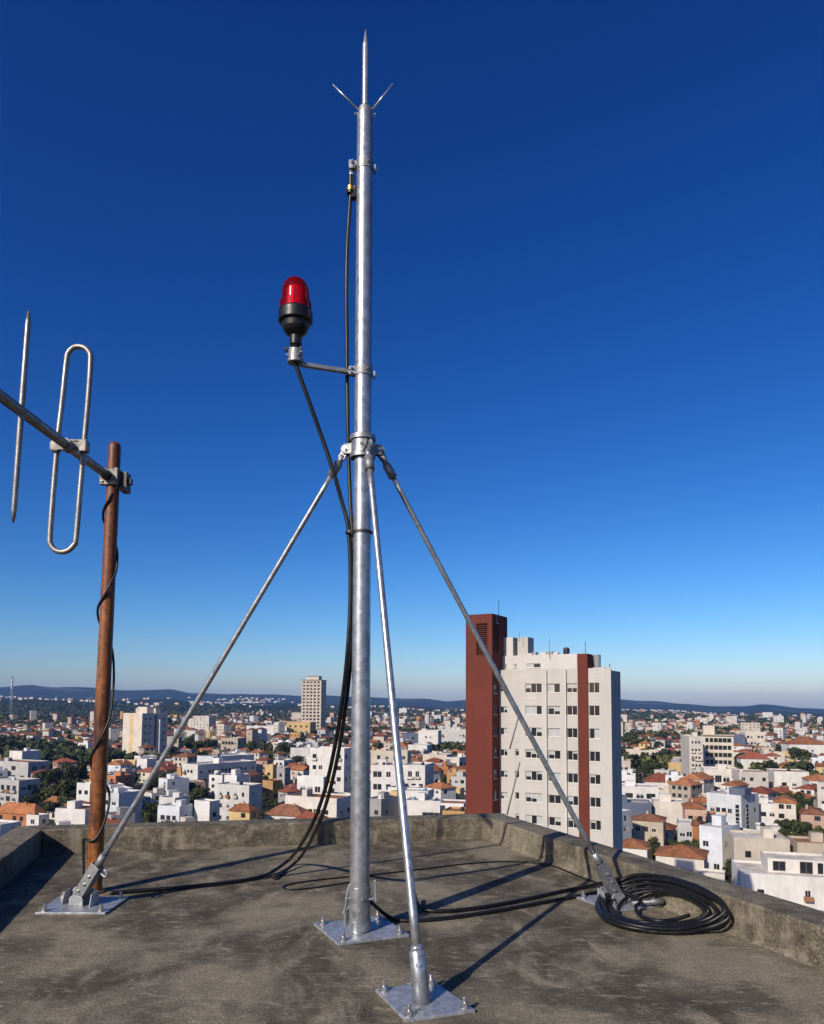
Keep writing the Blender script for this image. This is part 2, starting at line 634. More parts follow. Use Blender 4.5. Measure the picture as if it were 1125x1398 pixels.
def face_bolt(m, p, d, r=0.011, h=0.014, mi=0, n=6):
    d = Vector(d).normalized()
    m.lathe([(0, r * 1.45), (h * .25, r * 1.45)], p, d, 16, mi, smooth=False)
    m.lathe([(h * .25, r * 1.45), (h * .25, r)], p, d, 16, mi, smooth=False)
    m.lathe([(h * .25, r), (h, r), (h, 0.0005)], p, d, n, mi, smooth=False)
    m.lathe([(h, r * .5), (h * 1.5, r * .5), (h * 1.5, .0005)], p, d, 10, mi, smooth=False)


CAMD = Vector((-MASTLOC.x, -MASTLOC.y, 0)).normalized()     # from the mast towards the viewer
SIDE = Vector((CAMD.y, -CAMD.x, 0))
if SIDE.x < 0: SIDE = -SIDE                                  # picture right

# sleeve at the foot
m = MB()
mring(m, 1210, 1229, .0735); mring(m, 1229, 1255, .0715); mring(m, 1255, 1273, .0765)
sl = mpart(m, 'base_sleeve', 'galv')
for a, v in ((0.25, 1224), (-1.15, 1225), (1.2, 1226)):
    d = (CAMD * math.cos(a) + SIDE * math.sin(a)).normalized()
    m = MB()
    face_bolt(m, mast(v) + d * .0725, d, .009, .014)
    mpart(m, 'sleeve_bolt', 'bolt', sl)
# toggle latches on either side of the sleeve
m = MB()
c = mast(1226) + SIDE * .090 + CAMD * .01
m.tube([mast(1226) + SIDE * .07, c, c + SIDE * .012], .009, 8)
m.box(c + SIDE * .014 + Vector((0, 0, .05)), (.016, .026, .14), 0, Matrix.Rotation(-.06, 3, 'Y'))
mpart(m, 'latch_lever', 'zinc', bevel=.003)
m = MB()
c = mast(1226) - SIDE * .082 + CAMD * .012
m.tube(smooth_path([c + Vector((.035, 0, .11)), c + Vector((.012, 0, .075)), c + Vector((0, 0, .02)), c + Vector((-.008, 0, -.05)), c + Vector((-.025, 0, -.105))], 4), .009, 8)
m.tube([c + Vector((.03, 0, 0)), c + Vector((-.012, 0, 0))], .010, 8)
m.tube([c + Vector((.03, .0, -.03)), c + Vector((-.012, .0, -.09))], .006, 8)
m.box(c + Vector((-.012, 0, -.13)), (.012, .03, .09))
m.box(c + Vector((.016, .01, -.12)), (.030, .03, .085), 1)
mpart(m, 'latch_clamp', ['zinc', 'dark_steel'])


def plate(px, t=0.016, z=0.002):
    """a square steel plate through four picture points"""
    q = [gr(u, v, t) for u, v in px]
    c = sum(q, Vector()) / 4
    return q, c


def anchor(parent, p, ztop, rot=0.0, s=1.0):
    m = MB()
    b = Vector((p.x, p.y, ztop + .0005))
    up = Vector((random.Random(int(p.x * 991)).uniform(-.05, .05), .02, 1))
    m.lathe([(0, .026 * s), (.004, .026 * s), (.004, .012)], b, up, 20, smooth=False)
    m.lathe([(.004, .0185 * s), (.006, .0195 * s), (.022, .0195 * s), (.024, .017 * s), (.024, .008)], b, up, 6, smooth=False)
    m.lathe([(.024, .0105 * s), (.047, .0105 * s), (.050, .008 * s), (.050, .0005)], b, up, 12, smooth=False)
    return mpart(m, 'anchor_bolt', 'bolt', parent)


def make_plate(name, px, t, parent, inset=0.17, skip=()):
    q, c = plate(px, t)
    m = MB()
    m.prism([Vector((p.x, p.y, 0.0012)) for p in q], (0, 0, t - 0.0012))
    o = mpart(m, name, 'galv_plate', parent, bevel=.002, weld=True)
    for i, p in enumerate(q):
        if i in skip: continue
        anchor(o if parent is None or parent == mast_root else parent, p.lerp(c, inset * 1.15), t)
    return o, c


bp, _ = make_plate('base_plate', ((428, 1260), (462, 1288), (559, 1276), (521, 1250)), .017, None)

# collar that carries the struts
VC = 612
m = MB()
mring(m, 600, 624, .078); mring(m, 596, 602, .090); mring(m, 620, 626, .088)
collar = mpart(m, 'collar', 'zinc')
CC = mast(VC)

fp = {'left': ((47.6, 1246), (143.6, 1246), (176, 1224), (80, 1224)),
      'right': ((786, 1224), (838, 1243), (905, 1236), (842, 1219)),
      'front': ((512.5, 1350), (554.3, 1392), (648.9, 1378), (591.6, 1339))}


def gusset(m, c, ax, nrm, r, L, th, mi=0):
    """a lug with a round end: from c back along ax"""
    ax = ax.normalized(); up = nrm.cross(ax).normalized()
    pts = [c - ax * L - up * r, c - ax * L + up * r]
    for k in range(9):
        a = math.pi / 2 - math.pi * k / 8
        pts.append(c + ax * (r * math.cos(a)) + up * (r * math.sin(a)))
    m.prism([p - nrm * th / 2 for p in pts], nrm * th, mi)


for key in ('left', 'right', 'front'):
    t = .018 if key == 'front' else .016
    st = MB()
    q, c = plate(fp[key], t)
    c.z = 0
    if key == 'front':
        foot = gr(576, 1368, t)
        hd = Vector((foot.x - CC.x, foot.y - CC.y, 0)).normalized()
        top = CC + hd * .118 + Vector((0, 0, -.01))
        s0 = foot
    else:
        hd = Vector((c.x - CC.x, c.y - CC.y, 0)).normalized()
        top = CC + hd * .118
        s0 = Vector((c.x, c.y, .085)) - hd * (-.02 if key == 'left' else .02)
    d = (top - s0).normalized()
    L = (top - s0).length
    nrm = Vector((-hd.y, hd.x, 0))
    if nrm.y > 0: nrm = -nrm                 # towards the viewer
    if key == 'front':
        nrm = Vector((hd.y, -hd.x, 0))
    # the rod
    a, b = s0 + d * (.30 if key != 'front' else .20), top - d * .12
    rr = .0205 if key != 'front' else .0235
    st.tube([a.lerp(b, k / 14) - Vector((0, 0, .012 * math.sin(math.pi * k / 14))) for k in range(15)], [rr - .003 * k / 14 for k in range(15)], 20)
    rod = mpart(st, 'strut', 'galv')
    # upper socket and eye
    m = MB()
    m.tube([top - d * .21, top - d * .105], .031, 20)
    m.tube([top - d * .115, top - d * .045], .021, 14)
    gusset(m, top, -(-d), nrm, .024, .07, .020)
    mpart(m, 'rod_end', 'zinc', rod)
    m = MB()
    for sgn in (-1, 1):
        gusset(m, top + nrm * sgn * .020, hd, nrm, .036, .07, .010)
    o = mpart(m, 'lug', 'zinc_dull', collar, bevel=.002)
    m = MB()
    for sgn in (-1, 1):
        face_bolt(m, top + nrm * sgn * .025, nrm * sgn, .013, .016)
    m.tube([top - nrm * .028, top + nrm * .028], .009, 10)
    mpart(m, 'pivot_pin', 'bolt', collar)
    # foot
    m = MB()
    m.prism([Vector((p.x, p.y, 0.0012)) for p in q], (0, 0, t - 0.0012))
    mpart(m, 'foot_plate', 'galv_plate', rod, bevel=.002, weld=True)
    for p in q:
        anchor(rod, p.lerp(Vector((c.x, c.y, 0)), .19), t)
    m = MB()
    if key == 'front':
        m.tube([s0 - d * .02, s0 + d * .235, s0 + d * .24], [.0445, .0405, .037], 28)
        m.tube([s0 + d * .236, s0 + d * .27], [.036, .028], 24)
        mpart(m, 'foot_socket', 'galv', rod)
        m = MB()
        dd = (Vector((0, 0, CAMZ)) - s0); dd = (dd - d * dd.dot(d)).normalized()
        sd = d.cross(dd).normalized()
        face_bolt(m, s0 + d * .09 - sd * .043, -sd, .011, .014)
        mpart(m, 'socket_bolt', 'bolt', rod)
        m = MB()
        face_bolt(m, s0 + d * .17 + dd * .0415, dd, .010, .010)
        mpart(m, 'socket_bolt', 'bolt', rod)
    else:
        m.tube([s0 + d * .24, s0 + d * .36], .0285, 20)
        mpart(m, 'rod_end', 'zinc', rod)
        m = MB()
        # folded channel round the rod foot
        xa = nrm.cross(d).normalized()
        rot = Matrix((xa, nrm, d)).transposed()
        m.box(s0 + d * .12 + nrm * .032, (.080, .007, .29), 0, rot)
        m.box(s0 + d * .12 + nrm * .0 + xa * .0365, (.007, .058, .29), 0, rot)
        m.box(s0 + d * .12 + nrm * .0 - xa * .0365, (.007, .058, .29), 0, rot)
        mpart(m, 'foot_channel', 'zinc', rod, bevel=.002)
        m = MB()
        # cheeks: two wide lugs rising from the plate, one before and one behind the channel
        for sgn, w in ((-1, .115), (1, .06)):
            z0 = t
            cx = Vector((s0.x, s0.y, 0)) + nrm * sgn * .045
            e = Vector((hd.x, hd.y, 0))
            pts = []
            for x, z in ((-w, 0), (w, 0), (w, .075), (w * .8, .105), (w * .35, .118), (-w * .35, .118), (-w * .8, .105), (-w, .075)):
                if sgn == 1: z *= .62
                pts.append(cx + e * x + Vector((0, 0, z0 + z)) - nrm * .004)
            m.prism(pts, nrm * .008)
        for sgn in (-1, 1):
            e = Vector((hd.x, hd.y, 0))
            cx = Vector((s0.x, s0.y, 0)) + e * sgn * .119
            pts = [cx + nrm * y + Vector((0, 0, t + z)) - e * .004 for y, z in ((-.05, 0), (.05, 0), (.03, .085), (-.03, .10), (-.05, .10))]
            m.prism(pts, e * .008)
        mpart(m, 'foot_bracket', 'galv_plate', rod, bevel=.002)
        for k_ in (.035, .105, .175):
            m = MB()
            face_bolt(m, s0 + d * k_ + nrm * .0355 + xa * (.012 if k_ == .035 else -.004), nrm, .0095, .012)
            mpart(m, 'channel_bolt', 'bolt', rod)
        if key == 'left':
            m = MB()
            pp = s0 + d * .235 - xa * .0
            sg = 1 if (xa.x > 0) else -1
            m.tube(smooth_path([pp + xa * sg * .04, pp + xa * sg * .09 + Vector((0, 0, -.005)), pp + xa * sg * .115 + Vector((0, 0, .02)), pp + xa * sg * .10 + Vector((0, 0, .045)), pp + xa * sg * .08 + Vector((0, 0, .03))], 4), .009, 8)
            mpart(m, 'hook', 'zinc', rod)

# spike and top fittings
m = MB()
mring(m, 149, 160, .0475)
mpart(m, 'top_cap', 'zinc')
m = MB()
b0 = mast(150)
lt = (mast(40) - b0).length
m.lathe([(0, .0215), (.03, .0215)], b0, AX, 24)
m.lathe([(.03, .0245), (lt * .80, .0235)], b0, AX, 24)
m.lathe([(lt * .80, .0235), (lt * .815, .0195), (lt, .0012)], b0, AX, 24)
mpart(m, 'spike', 'stainless')
for sgn, uu, vv in ((-1, 454.5, 115.5), (1, 536.5, 114)):
    m = MB()
    e = at(uu, vv, YM - .05)
    s = mast(152) + SIDE * sgn * .04
    m.tube([s, e], [.0065, .005], 10)
    mpart(m, 'prong', 'stainless')
    m = MB()
    s = mast(156) + SIDE * sgn * .045
    m.tube(smooth_path([s, s + SIDE * sgn * .022, s + SIDE * sgn * .03 + Vector((0, 0, .012 if sgn > 0 else -.003))], 4), .0055, 8)
    m.lathe([(0, .010), (.012, .010), (.012, .0005)], s + SIDE * sgn * .016, SIDE * sgn, 10, smooth=False)
    mpart(m, 'set_screw', 'bolt')


def band_clamp(m, v, h, r, left=True):
    mring(m, v - h / 2, v + h / 2, r)
    c = mast(v)
    # bolt on the front and an ear on the far side
    d = (CAMD * .8 + SIDE * .35).normalized()
    face_bolt(m, c + d * r, d, .008, .012, 1)
    m.box(c + SIDE * (r + .012) + Vector((0, 0, -.02)), (.012, .045, .042), 0)
    face_bolt(m, c + SIDE * (r + .016) + Vector((0, 0, -.016)), SIDE, .009, .012, 1)


m = MB()
band_clamp(m, 227, 14, .0615)
c = mast(228) - SIDE * .075
m.box(c + Vector((0, 0, .004)), (.045, .035, .05))
m.box(c - SIDE * .022 + CAMD * .012 + Vector((0, 0, .0)), (.028, .028, .06))
face_bolt(m, c - SIDE * .014 + CAMD * .026 + Vector((0, 0, .014)), CAMD, .010, .014, 1)
face_bolt(m, c + SIDE * .010 + CAMD * .020 + Vector((0, 0, -.010)), CAMD, .009, .014, 1)
m.tube([c - SIDE * .02 + Vector((0, 0, -.09)), c - SIDE * .02 + Vector((0, 0, -.03))], .015, 14, 1)
mpart(m, 'cable_clamp', ['zinc', 'bolt'], bevel=0)
m = MB()
t0 = mast(727)
mring(m, 725, 729, .0655)
m.lathe([(0, .040), (.018, .040)], t0 - SIDE * .075 - Vector((0, 0, .009)), (0, 0, 1), 20)
m.box(t0 + SIDE * .075, (.018, .02, .02))
mpart(m, 'cable_tie', 'dark_steel')

# ---------------------------------------------------------------- beacon
YB = YM - 0.13
ub = 403.5
k = YB / F


def bz(v):
    return at(ub, v, YB)


b0 = bz(496)
beacon = empty('warning_beacon', b0, 'red domed warning beacon on a black base, held off the mast by an arm', 'beacon')


def bl(prof, smooth=True, m=None, mi=0, n=40, w=1.0):
    m = m or MB()
    for (v0, r0), (v1, r1) in zip(prof, prof[1:]):
        z0, z1 = bz(v0), bz(v1)
        m.lathe([(0, r0 * k), ((z1 - z0).length if v1 != v0 else 0.0, r1 * k)] if v1 <= v0 else [((z0 - z1).length, r0 * k), (0, r1 * k)],
                z0 if v1 <= v0 else z1, (0, 0, 1), n, mi, smooth)
    return m


m = bl([(413, 19.3), (400, 19.0), (394, 18.0), (389, 16.0), (385, 13.0), (382, 8.8), (380.4, 4.5), (380, 0.3)])
bd = m.build('lens_dome', 'red_lens', beacon, base=b0)
m = bl([(426, 22.6), (413.5, 21.6)]); bl([(413.5, 21.6), (413, 19.2)], False, m)
m.build('lens_collar', 'red_lens', beacon, base=b0)
m = MB()
for i in range(14):
    a = 2 * math.pi * i / 14
    x, y = math.cos(a) * 11 * k, math.sin(a) * 11 * k
    p = bz(406)
    m.box(p + Vector((x, y, 0)), (.013, .013, 19 * k), 0, Matrix.Rotation(a, 3, 'Z'))
bl([(418, 12), (416, 12), (416, 0.1)], False, m)
bl([(396, 12), (394, 11), (394, 0.1)], False, m)
m.build('reflector', 'red_rib', beacon, base=b0)
m = bl([(425.5, 23.4), (425.5, 18)], False)
bl([(440, 24.0), (427, 23.9), (425.5, 23.4)], True, m)
bl([(441, 22.6), (440, 24.0)], False, m)
bl([(442.5, 19.5), (441, 22.6)], False, m)
bl([(459, 9.0), (457.5, 11.5), (454, 15.6), (449.5, 18.4), (442.5, 19.5)], True, m)
bl([(460, 8.4), (459, 9.0)], False, m)
m.build('lamp_base', 'black_plastic', beacon, base=b0)
m = bl([(471, 8.6), (460, 8.6)]); bl([(473, 7.2), (471, 8.8)], False, m); bl([(478, 4.8), (473, 7.2)], True, m)
m.box(bz(477) + Vector((-13 * k, 0, 0)), (.024, .022, .022))
m.build('lamp_neck', 'black_plastic', beacon, base=b0)
m = bl([(480, 2.8), (470, 2.8)], True, None, 1)
for sx in (-1, 1):
    m.tube([bz(481) + Vector((sx * 7 * k, -.01, 0)), bz(474) + Vector((sx * 7 * k, -.01, 0))], .007, 8, 0)
m.build('threaded_stem', ['bolt', 'brass'], beacon, base=b0)
m = bl([(492, 10.3), (478.5, 10.3)]); bl([(478.5, 10.3), (478.5, 2.0)], False, m)
bl([(495.5, 11.2), (491.5, 11.2)], True, m); bl([(495.5, 2.5), (495.5, 11.2)], False, m); bl([(491.5, 11.2), (491.5, 10.3)], False, m)
for vv, a in ((485, -1.45), (488, .5), (483, .9)):
    dd = Vector((math.sin(a), -math.cos(a), 0))
    face_bolt(m, bz(vv) + dd * 10.3 * k, dd, .008, .012, 1)
m.build('mount_cup', ['zinc', 'bolt'], beacon, base=b0)
m = MB()
a0, a1 = bz(494) + Vector((.03, .01, -.012)), mast(509) - SIDE * .068 + Vector((0, 0, 0))
dx = (a1 - a0).normalized(); xz = Vector((0, 0, 1)); xs = dx.cross(xz).normalized(); xz = xs.cross(dx)
rot = Matrix((dx, xs, xz)).transposed()
m.box((a0 + a1) / 2, ((a1 - a0).length, .034, .028), 0, rot)
m.build('bracket_arm', 'zinc', beacon, base=b0, bevel=.003)
m = MB()
band_clamp(m, 508, 13, .0655)
c = mast(508) - SIDE * .078
for dz in (.014, -.018):
    m.box(c + Vector((0, 0, dz)) + CAMD * .006, (.042, .05, .022))
    face_bolt(m, c - SIDE * .004 + CAMD * .031 + Vector((0, 0, dz)), CAMD, .009, .013, 1)
m.build('mast_clamp', ['zinc', 'bolt'], beacon, base=b0)

# ---------------------------------------------------------------- rusty pole and yagi antenna
pr = gr(128, 1218, 0)
YP = pr.y
ptop = at(157, 603, YP)
pole_root = empty('rusty_pole', pr, 'rusty brown steel pole with a rounded cap, carrying the antenna', 'pole')
PA = (ptop - pr).normalized()
PL = (ptop - pr).length
m = MB()
m.lathe([(0, .0605), (1.0, .058), (PL - .28, .0515)], pr, PA, 40)
m.build('shaft', 'rust', pole_root, base=pr)
m = MB()
cap = [(PL - .28, .0505), (PL - .05, .0495)] + [(PL - .05 + .05 * math.sin(x * math.pi / 16), .0495 * math.cos(x * math.pi / 16) + .0003) for x in range(1, 9)]
m.lathe(cap, pr, PA, 40)
m.build('end_cap', 'rust', pole_root, base=pr)
m = MB()
m.lathe([(0, .085), (.012, .085), (.012, .05)], pr + Vector((0, 0, .001)), (0, 0, 1), 32, smooth=False)
m.build('foot_flange', 'rust', pole_root, base=pr)


def rp(u, v, off=0.0):
    """a point on the pole's axis plane seen at (u, v), moved off towards the viewer"""
    p = at(u, v, YP)
    return p + Vector((0.25 * 0, -off, 0))


yag_c = at(150, 652, YP)
antenna = empty('yagi_antenna', yag_c, 'grey metal aerial with a horizontal boom, one straight rod and one folded loop', 'antenna')
ZB = yag_c.z
# boom: level, coming from the pole towards the viewer


def boom(u, v=None):
    """the boom's point in the picture column u"""
    a, b = yag_c, BEND
    best = min((abs(proj(a.lerp(b, i / 400.0))[0] - u), i) for i in range(401))[1]
    return a.lerp(b, best / 400.0)


d0 = ray(0, 540)
BEND = Vector((0, 0, CAMZ)) + d0 * ((ZB - CAMZ) / d0.z)
bdir = (BEND - yag_c).normalized()
m = MB()
st0 = yag_c + Vector((0, -.06, 0)) - bdir * .0
m.tube([st0, yag_c + bdir * 1.0, BEND + bdir * .55], .0345, 24)
m.build('boom', 'alu', antenna, base=yag_c)
lat = Vector((-bdir.y, bdir.x, 0)).normalized()
if lat.x < 0: lat = -lat


def plane_pt(u, v, c, n):
    d = ray(u, v)
    o = Vector((0, 0, CAMZ))
    return o + d * ((c - o).dot(n) / d.dot(n))


cl = boom(97)
nn = Vector((0, 1, 0))
pts = []
loop = [(80, 600), (86.5, 545), (92, 493), (94.5, 482), (101, 475), (108.5, 473), (117, 475), (123, 481), (125, 491), (122, 540), (116, 608), (110.5, 672), (105, 735), (102, 744), (95, 751),
        (86, 753.5), (77, 751), (71, 744), (69.5, 733), (74, 672)]
P = [plane_pt(u - 1.2, v, cl, nn) for u, v in loop]
m = MB()
sp = smooth_path(P + [P[0]], 5)
m.tube(sp, .0195, 16)
m.build('folded_dipole', 'alu', antenna, base=yag_c)
dr = boom(28)
m = MB()
e0, e1 = plane_pt(39.5, 425, dr, nn), plane_pt(18, 713, dr, nn)
m.tube([e0, e0.lerp(e1, .055), e0.lerp(e1, .5), e0.lerp(e1, .945), e1], [.007, .017, .019, .017, .007], 16)
m.build('director_rod', 'alu', antenna, base=yag_c)
m = MB()
# saddle that joins loop and boom
cw = plane_pt(79, 609, cl, nn), plane_pt(115, 609, cl, nn)
mid = (cw[0] + cw[1]) / 2
wx = (cw[1] - cw[0]).length
m.box(mid + Vector((0, -.03, -.012)), (wx + .075, .03, .060))
m.box(mid + Vector((.055, -.005, .03)), (.13, .075, .014))
m.box(cw[1] + Vector((.008, -.015, -.01)), (.05, .07, .085))
m.box(cw[0] + Vector((-.006, -.015, -.01)), (.05, .055, .075))
for p in (cw[0] + Vector((.03, -.045, -.016)), cw[1] + Vector((.01, -.05, .0))):
    face_bolt(m, p, (0, -1, 0), .011, .012, 1)
m.tube([cl + bdir * .10, cl + bdir * .02], .046, 20)
m.build('dipole_clamp', ['alu_dull', 'bolt'], antenna, base=yag_c, bevel=.003)
m = MB()
pc = at(153, 653, YP)
m.box(pc + Vector((-.002, -.045, -.005)), (.145, .05, .13))
m.box(pc + Vector((.055, .0, .02)), (.035, .13, .10))
m.tube([st0 + bdir * .07, st0 + bdir * (-.01)], .043, 20, 1)
m.box(pc + Vector((.10, .03, -.03)), (.055, .10, .16), 1)
m.box(pc + Vector((.135, .03, -.02)), (.035, .05, .05), 1)
m.box(pc + Vector((-.002, .068, .0)), (.145, .02, .11), 1)
for x in (-.05, .06):
    m.tube([pc + Vector((x, -.085, -.045)), pc + Vector((x, .09, -.045))], .008, 8, 2)
face_bolt(m, pc + Vector((.06, -.072, .045)), (0, -1, 0), .011, .012, 2)
m.tube([pc + Vector((.05, -.02, -.10)), pc + Vector((.05, -.02, -.06))], .010, 8, 2)
m.build('pole_clamp', ['alu_dull', 'dark_steel', 'bolt'], antenna, base=yag_c, bevel=.003)

# ---------------------------------------------------------------- cables


def cable(name, pts, r, label, cat='cable', group=None, sub=8, mat='cable', n=12):
    p = smooth_path(pts, sub)
    m = MB()
    m.tube(p, r, n)
    o = m.build(name, mat, base=p[0])
    o.location = p[0]
    return tag(o, label, cat, group)


FR = -0.075
wr = [(158, 672, -.03), (152, 686, -.062), (143, 700, -.03), (141, 714, .03), (150, 735, .065), (158, 752, .03), (160, 780, -.02), (155, 798, -.06), (147, 815, -.065), (136, 830, -.03),
      (134, 848, .02), (142, 868, .065), (151, 890, .04), (154, 930, .02), (153, 975, -.03), (146, 1000, -.064), (137, 1017, -.066), (126.5, 1034, -.03), (124, 1052, .03), (133, 1066, .068),
      (145, 1078, .04), (149, 1096, .0), (146, 1118, -.03), (138, 1140, -.066), (128, 1146, -.072), (118, 1144, -.04), (115.5, 1152, -.02), (116.5, 1185, -.03), (118, 1208, -.05)]
cable('aerial_cable', [at(u, v, YP) + Vector((0, o, 0)) for u, v, o in wr], .0095, 'thin black cable wound loosely round the rusty pole')

LF = -SIDE


def mp(u, v, dy=0.0):
    return at(u, v, YM + dy)


# the lamp's own cable: down from the beacon, tied to the mast, then out to the foot of the rusty pole
gl = [gr(u, v, .02) for u, v in ((352, 1198), (300, 1206), (240, 1212), (185, 1216), (150, 1219))]
beac = [bz(494) + Vector((.004, 0, 0)), bz(500) + Vector((.006, 0, 0)), at(419, 540, YB + .03), at(437, 590, YB + .08), at(454, 640, YM - .03), at(466, 682, YM), mp(474.5, 714), mp(477, 740), mp(478.5, 780), mp(478, 830), mp(474.5, 890),
        mp(467.5, 955, .1), mp(457, 1020, .25), mp(443, 1080, .45), mp(424, 1130, .7), at(400, 1168, gr(390, 1180, .03).y), gr(375, 1188, .03)] + gl
cable('beacon_cable', beac, .0145, 'black cable sagging from the red beacon past the tie to the roof floor')
top = mast(258) - SIDE * .096
m = MB()
mast_c = [top + Vector((0, 0, .07)), top + Vector((0, 0, -.02)), mp(477, 290), mp(474, 340), mp(473, 400), mp(473.5, 460, .02), mp(474, 520, .03), mp(475, 580, .03), mp(476.5, 640, .04), mp(479, 700, .02), mp(481.5, 735, .01), mp(483, 780, .03),
          mp(482.5, 840, .04), mp(479, 900, .06), mp(472, 965, .14), mp(461.5, 1030, .28), mp(448, 1088, .46), mp(432, 1132, .66), at(412, 1168, gr(404, 1182, .03).y), gr(392, 1187, .022),
          gr(378, 1196, .02), gr(374, 1199, .02)]
cable('mast_cable', mast_c, .0135, 'long black cable running up beside the mast to its topmost clamp')
m = MB()
m.lathe([(0, .020), (.0, .030), (.055, .030)], top + Vector((0, 0, -.045)), (0, 0, 1), 20, 0)
m.lathe([(.055, .030), (.058, .019), (.14, .019)], top + Vector((0, 0, -.045)), (0, 0, 1), 20, 0)
m.lathe([(.018, .033), (.048, .033)], top + Vector((0, 0, -.045)), (0, 0, 1), 20, 1)
m.lathe([(.048, .033), (.048, .029)], top + Vector((0, 0, -.045)), (0, 0, 1), 20, 1, False)
m.lathe([(.018, .029), (.018, .033)], top + Vector((0, 0, -.045)), (0, 0, 1), 20, 1, False)
m.box(top + SIDE * .03 + Vector((0, 0, -.04)), (.05, .05, .07), 0)
o = m.build('cable_connector', ['black_plastic', 'brass'], base=top)
o.location = top
tag(o, 'small black cable connector with a brass ring just under the topmost clamp of the mast', 'connector')
# thin stray lead with a loop on the floor
lead = [gr(u, v, .008) for u, v in ((486, 1203), (455, 1208), (420, 1213), (396, 1214.5), (386.5, 1212), (392, 1208), (420, 1203), (470, 1197.5), (520, 1193), (580, 1186), (640, 1179), (700, 1176), (750, 1181), (790, 1196), (822, 1208))]
cable('stray_lead', lead, .0065, 'thin black lead making a narrow loop on the concrete behind the mast')
# the pair of cables to the coil
c1 = [gr(567, 1222, .06), gr(568, 1229, .05), gr(573, 1238, .025), gr(586, 1243, .02), gr(615, 1243, .02), gr(660, 1238, .02), gr(710, 1229, .02), gr(765, 1217, .02), gr(815, 1207, .03), at(850, 1199, gr(850, 1206, .04).y)]
c2 = [mast(1232) + SIDE * .07 + Vector((0, .02, 0)), gr(527, 1249, .03), gr(545, 1256, .018), gr(575, 1256, .018), gr(620, 1252, .018), gr(680, 1243, .018), gr(740, 1232, .018), gr(795, 1222, .018), gr(830, 1215, .02), gr(850, 1213, .02)]
cable('ground_cable', c2, .013, 'black cable leaving the foot of the mast, lower of the two towards the coil')


def onwall(u, v, z):
    return gr(u, v, z)


sq = lambda L_: [(812 + (u - 812) * .95, v, z * .85) for u, v, z in L_]
outer = [(812, 1243, .02), (822, 1257, .02), (846, 1267, .02), (880, 1273, .02), (925, 1275, .022), (965, 1269, .045), (989, 1259, .10), (997, 1248, .15), (985, 1231, .20), (950, 1212, .225), (905, 1201, .215), (862, 1200, .16), (828, 1214, .07), (813, 1231, .03)]
inner = [(846, 1243, .02), (850, 1250, .02), (864, 1255, .02), (888, 1259, .02), (920, 1259, .02), (944, 1254, .04), (957, 1247, .08), (958, 1240, .11), (947, 1231, .13), (924, 1222, .14), (898, 1217, .13), (872, 1219, .10), (855, 1227, .05), (847, 1236, .03)]
coilpts = [at(850, 1199, gr(850, 1206, .04).y)]
turns = [0.0, 0.20, 0.08, 0.42, 0.70, 1.0, 0.60, 0.28, 0.12]
NP = len(outer)
r2 = random.Random(5)
start = 11
seq = []
for ti, w in enumerate(turns):
    w2 = turns[min(ti + 1, len(turns) - 1)]
    for kk in range(NP):
        i = (start - kk) % NP
        f = w + (w2 - w) * kk / NP + .04 * math.sin(kk * .9 + ti * 2.1)
        a, b = outer[i], inner[i]
        p = gr(a[0], a[1], a[2]).lerp(gr(b[0], b[1], b[2]), min(max(f, 0), 1))
        p.z = max(.02, p.z + (0.0, .012, .022, .0, .0, .0, .018, .02, .03)[ti] + 0.004 * math.sin(kk * 1.3 + ti))
        seq.append(p)
# end of the coil: a small inner loop that hangs on the bracket
tail = [gr(872, 1228, .08), gr(868, 1238, .05), gr(874, 1250, .03), gr(898, 1257, .03), gr(922, 1255, .04), gr(942, 1249, .07)]


PEN = []


def keep_in(p):
    """hold the cable off the parapet face"""
    a, b = iTC, iTR
    n = Vector(((b - a).y, -(b - a).x, 0)).normalized()
    if n.x < 0: n = -n
    s = (Vector((p.x, p.y, 0)) - a).dot(n)
    lim = -.03 if p.z < HP else .2
    lim -= max(0, .05 - p.z)
    PEN.append(s - lim)
    return p - n * (s - lim) if s > lim else p


coil_path = c1[:-1] + [keep_in(p) for p in [coilpts[0]] + seq] + tail
print('PEN', [round(x, 2) for x in PEN if x > 0])
cable('coiled_cable', coil_path, .0130, 'heap of thick black cable coiled against the parapet, its end running back to the mast', 'cable', sub=6, n=10)
m = MB()
e0, e1 = gr(862, 1233, .05), gr(905, 1230, .06)
m.tube([e0, e0.lerp(e1, .6), e0.lerp(e1, .62), e1], [.014, .014, .021, .021], 14)
o = m.build('cable_ferrule', 'zinc', base=e0)
o.location = e0
tag(o, 'bare metal ferrule lying inside the coil of black cable', 'ferrule')
# ---------------------------------------------------------------- terrain
RIDGE = [(-900, 934), (-300, 937), (0, 941), (45, 938), (75, 941), (110, 940), (180, 944), (235, 943), (260, 947), (330, 948), (420, 950), (480, 951), (520, 953), (575, 954), (610, 957), (650, 955),
         (700, 957), (760, 959), (845, 955.5), (900, 958.5), (945, 962), (975, 964.5), (1010, 965), (1040, 962), (1065, 964), (1090, 967), (1125, 968), (1500, 972), (2200, 965)]


def lerp_tab(tab, x):
    if x <= tab[0][0]: return tab[0][1]
    for (a, ya), (b, yb) in zip(tab, tab[1:]):
        if x <= b:
            return ya + (yb - ya) * (x - a) / (b - a)
    return tab[-1][1]


def hor(u):
    return 962.0 + math.tan(ROLL) * (u - UC)


LAY = ((8200.0, 1500.0), (5900.0, 700.0), (4300.0, 500.0), (3200.0, 320.0))


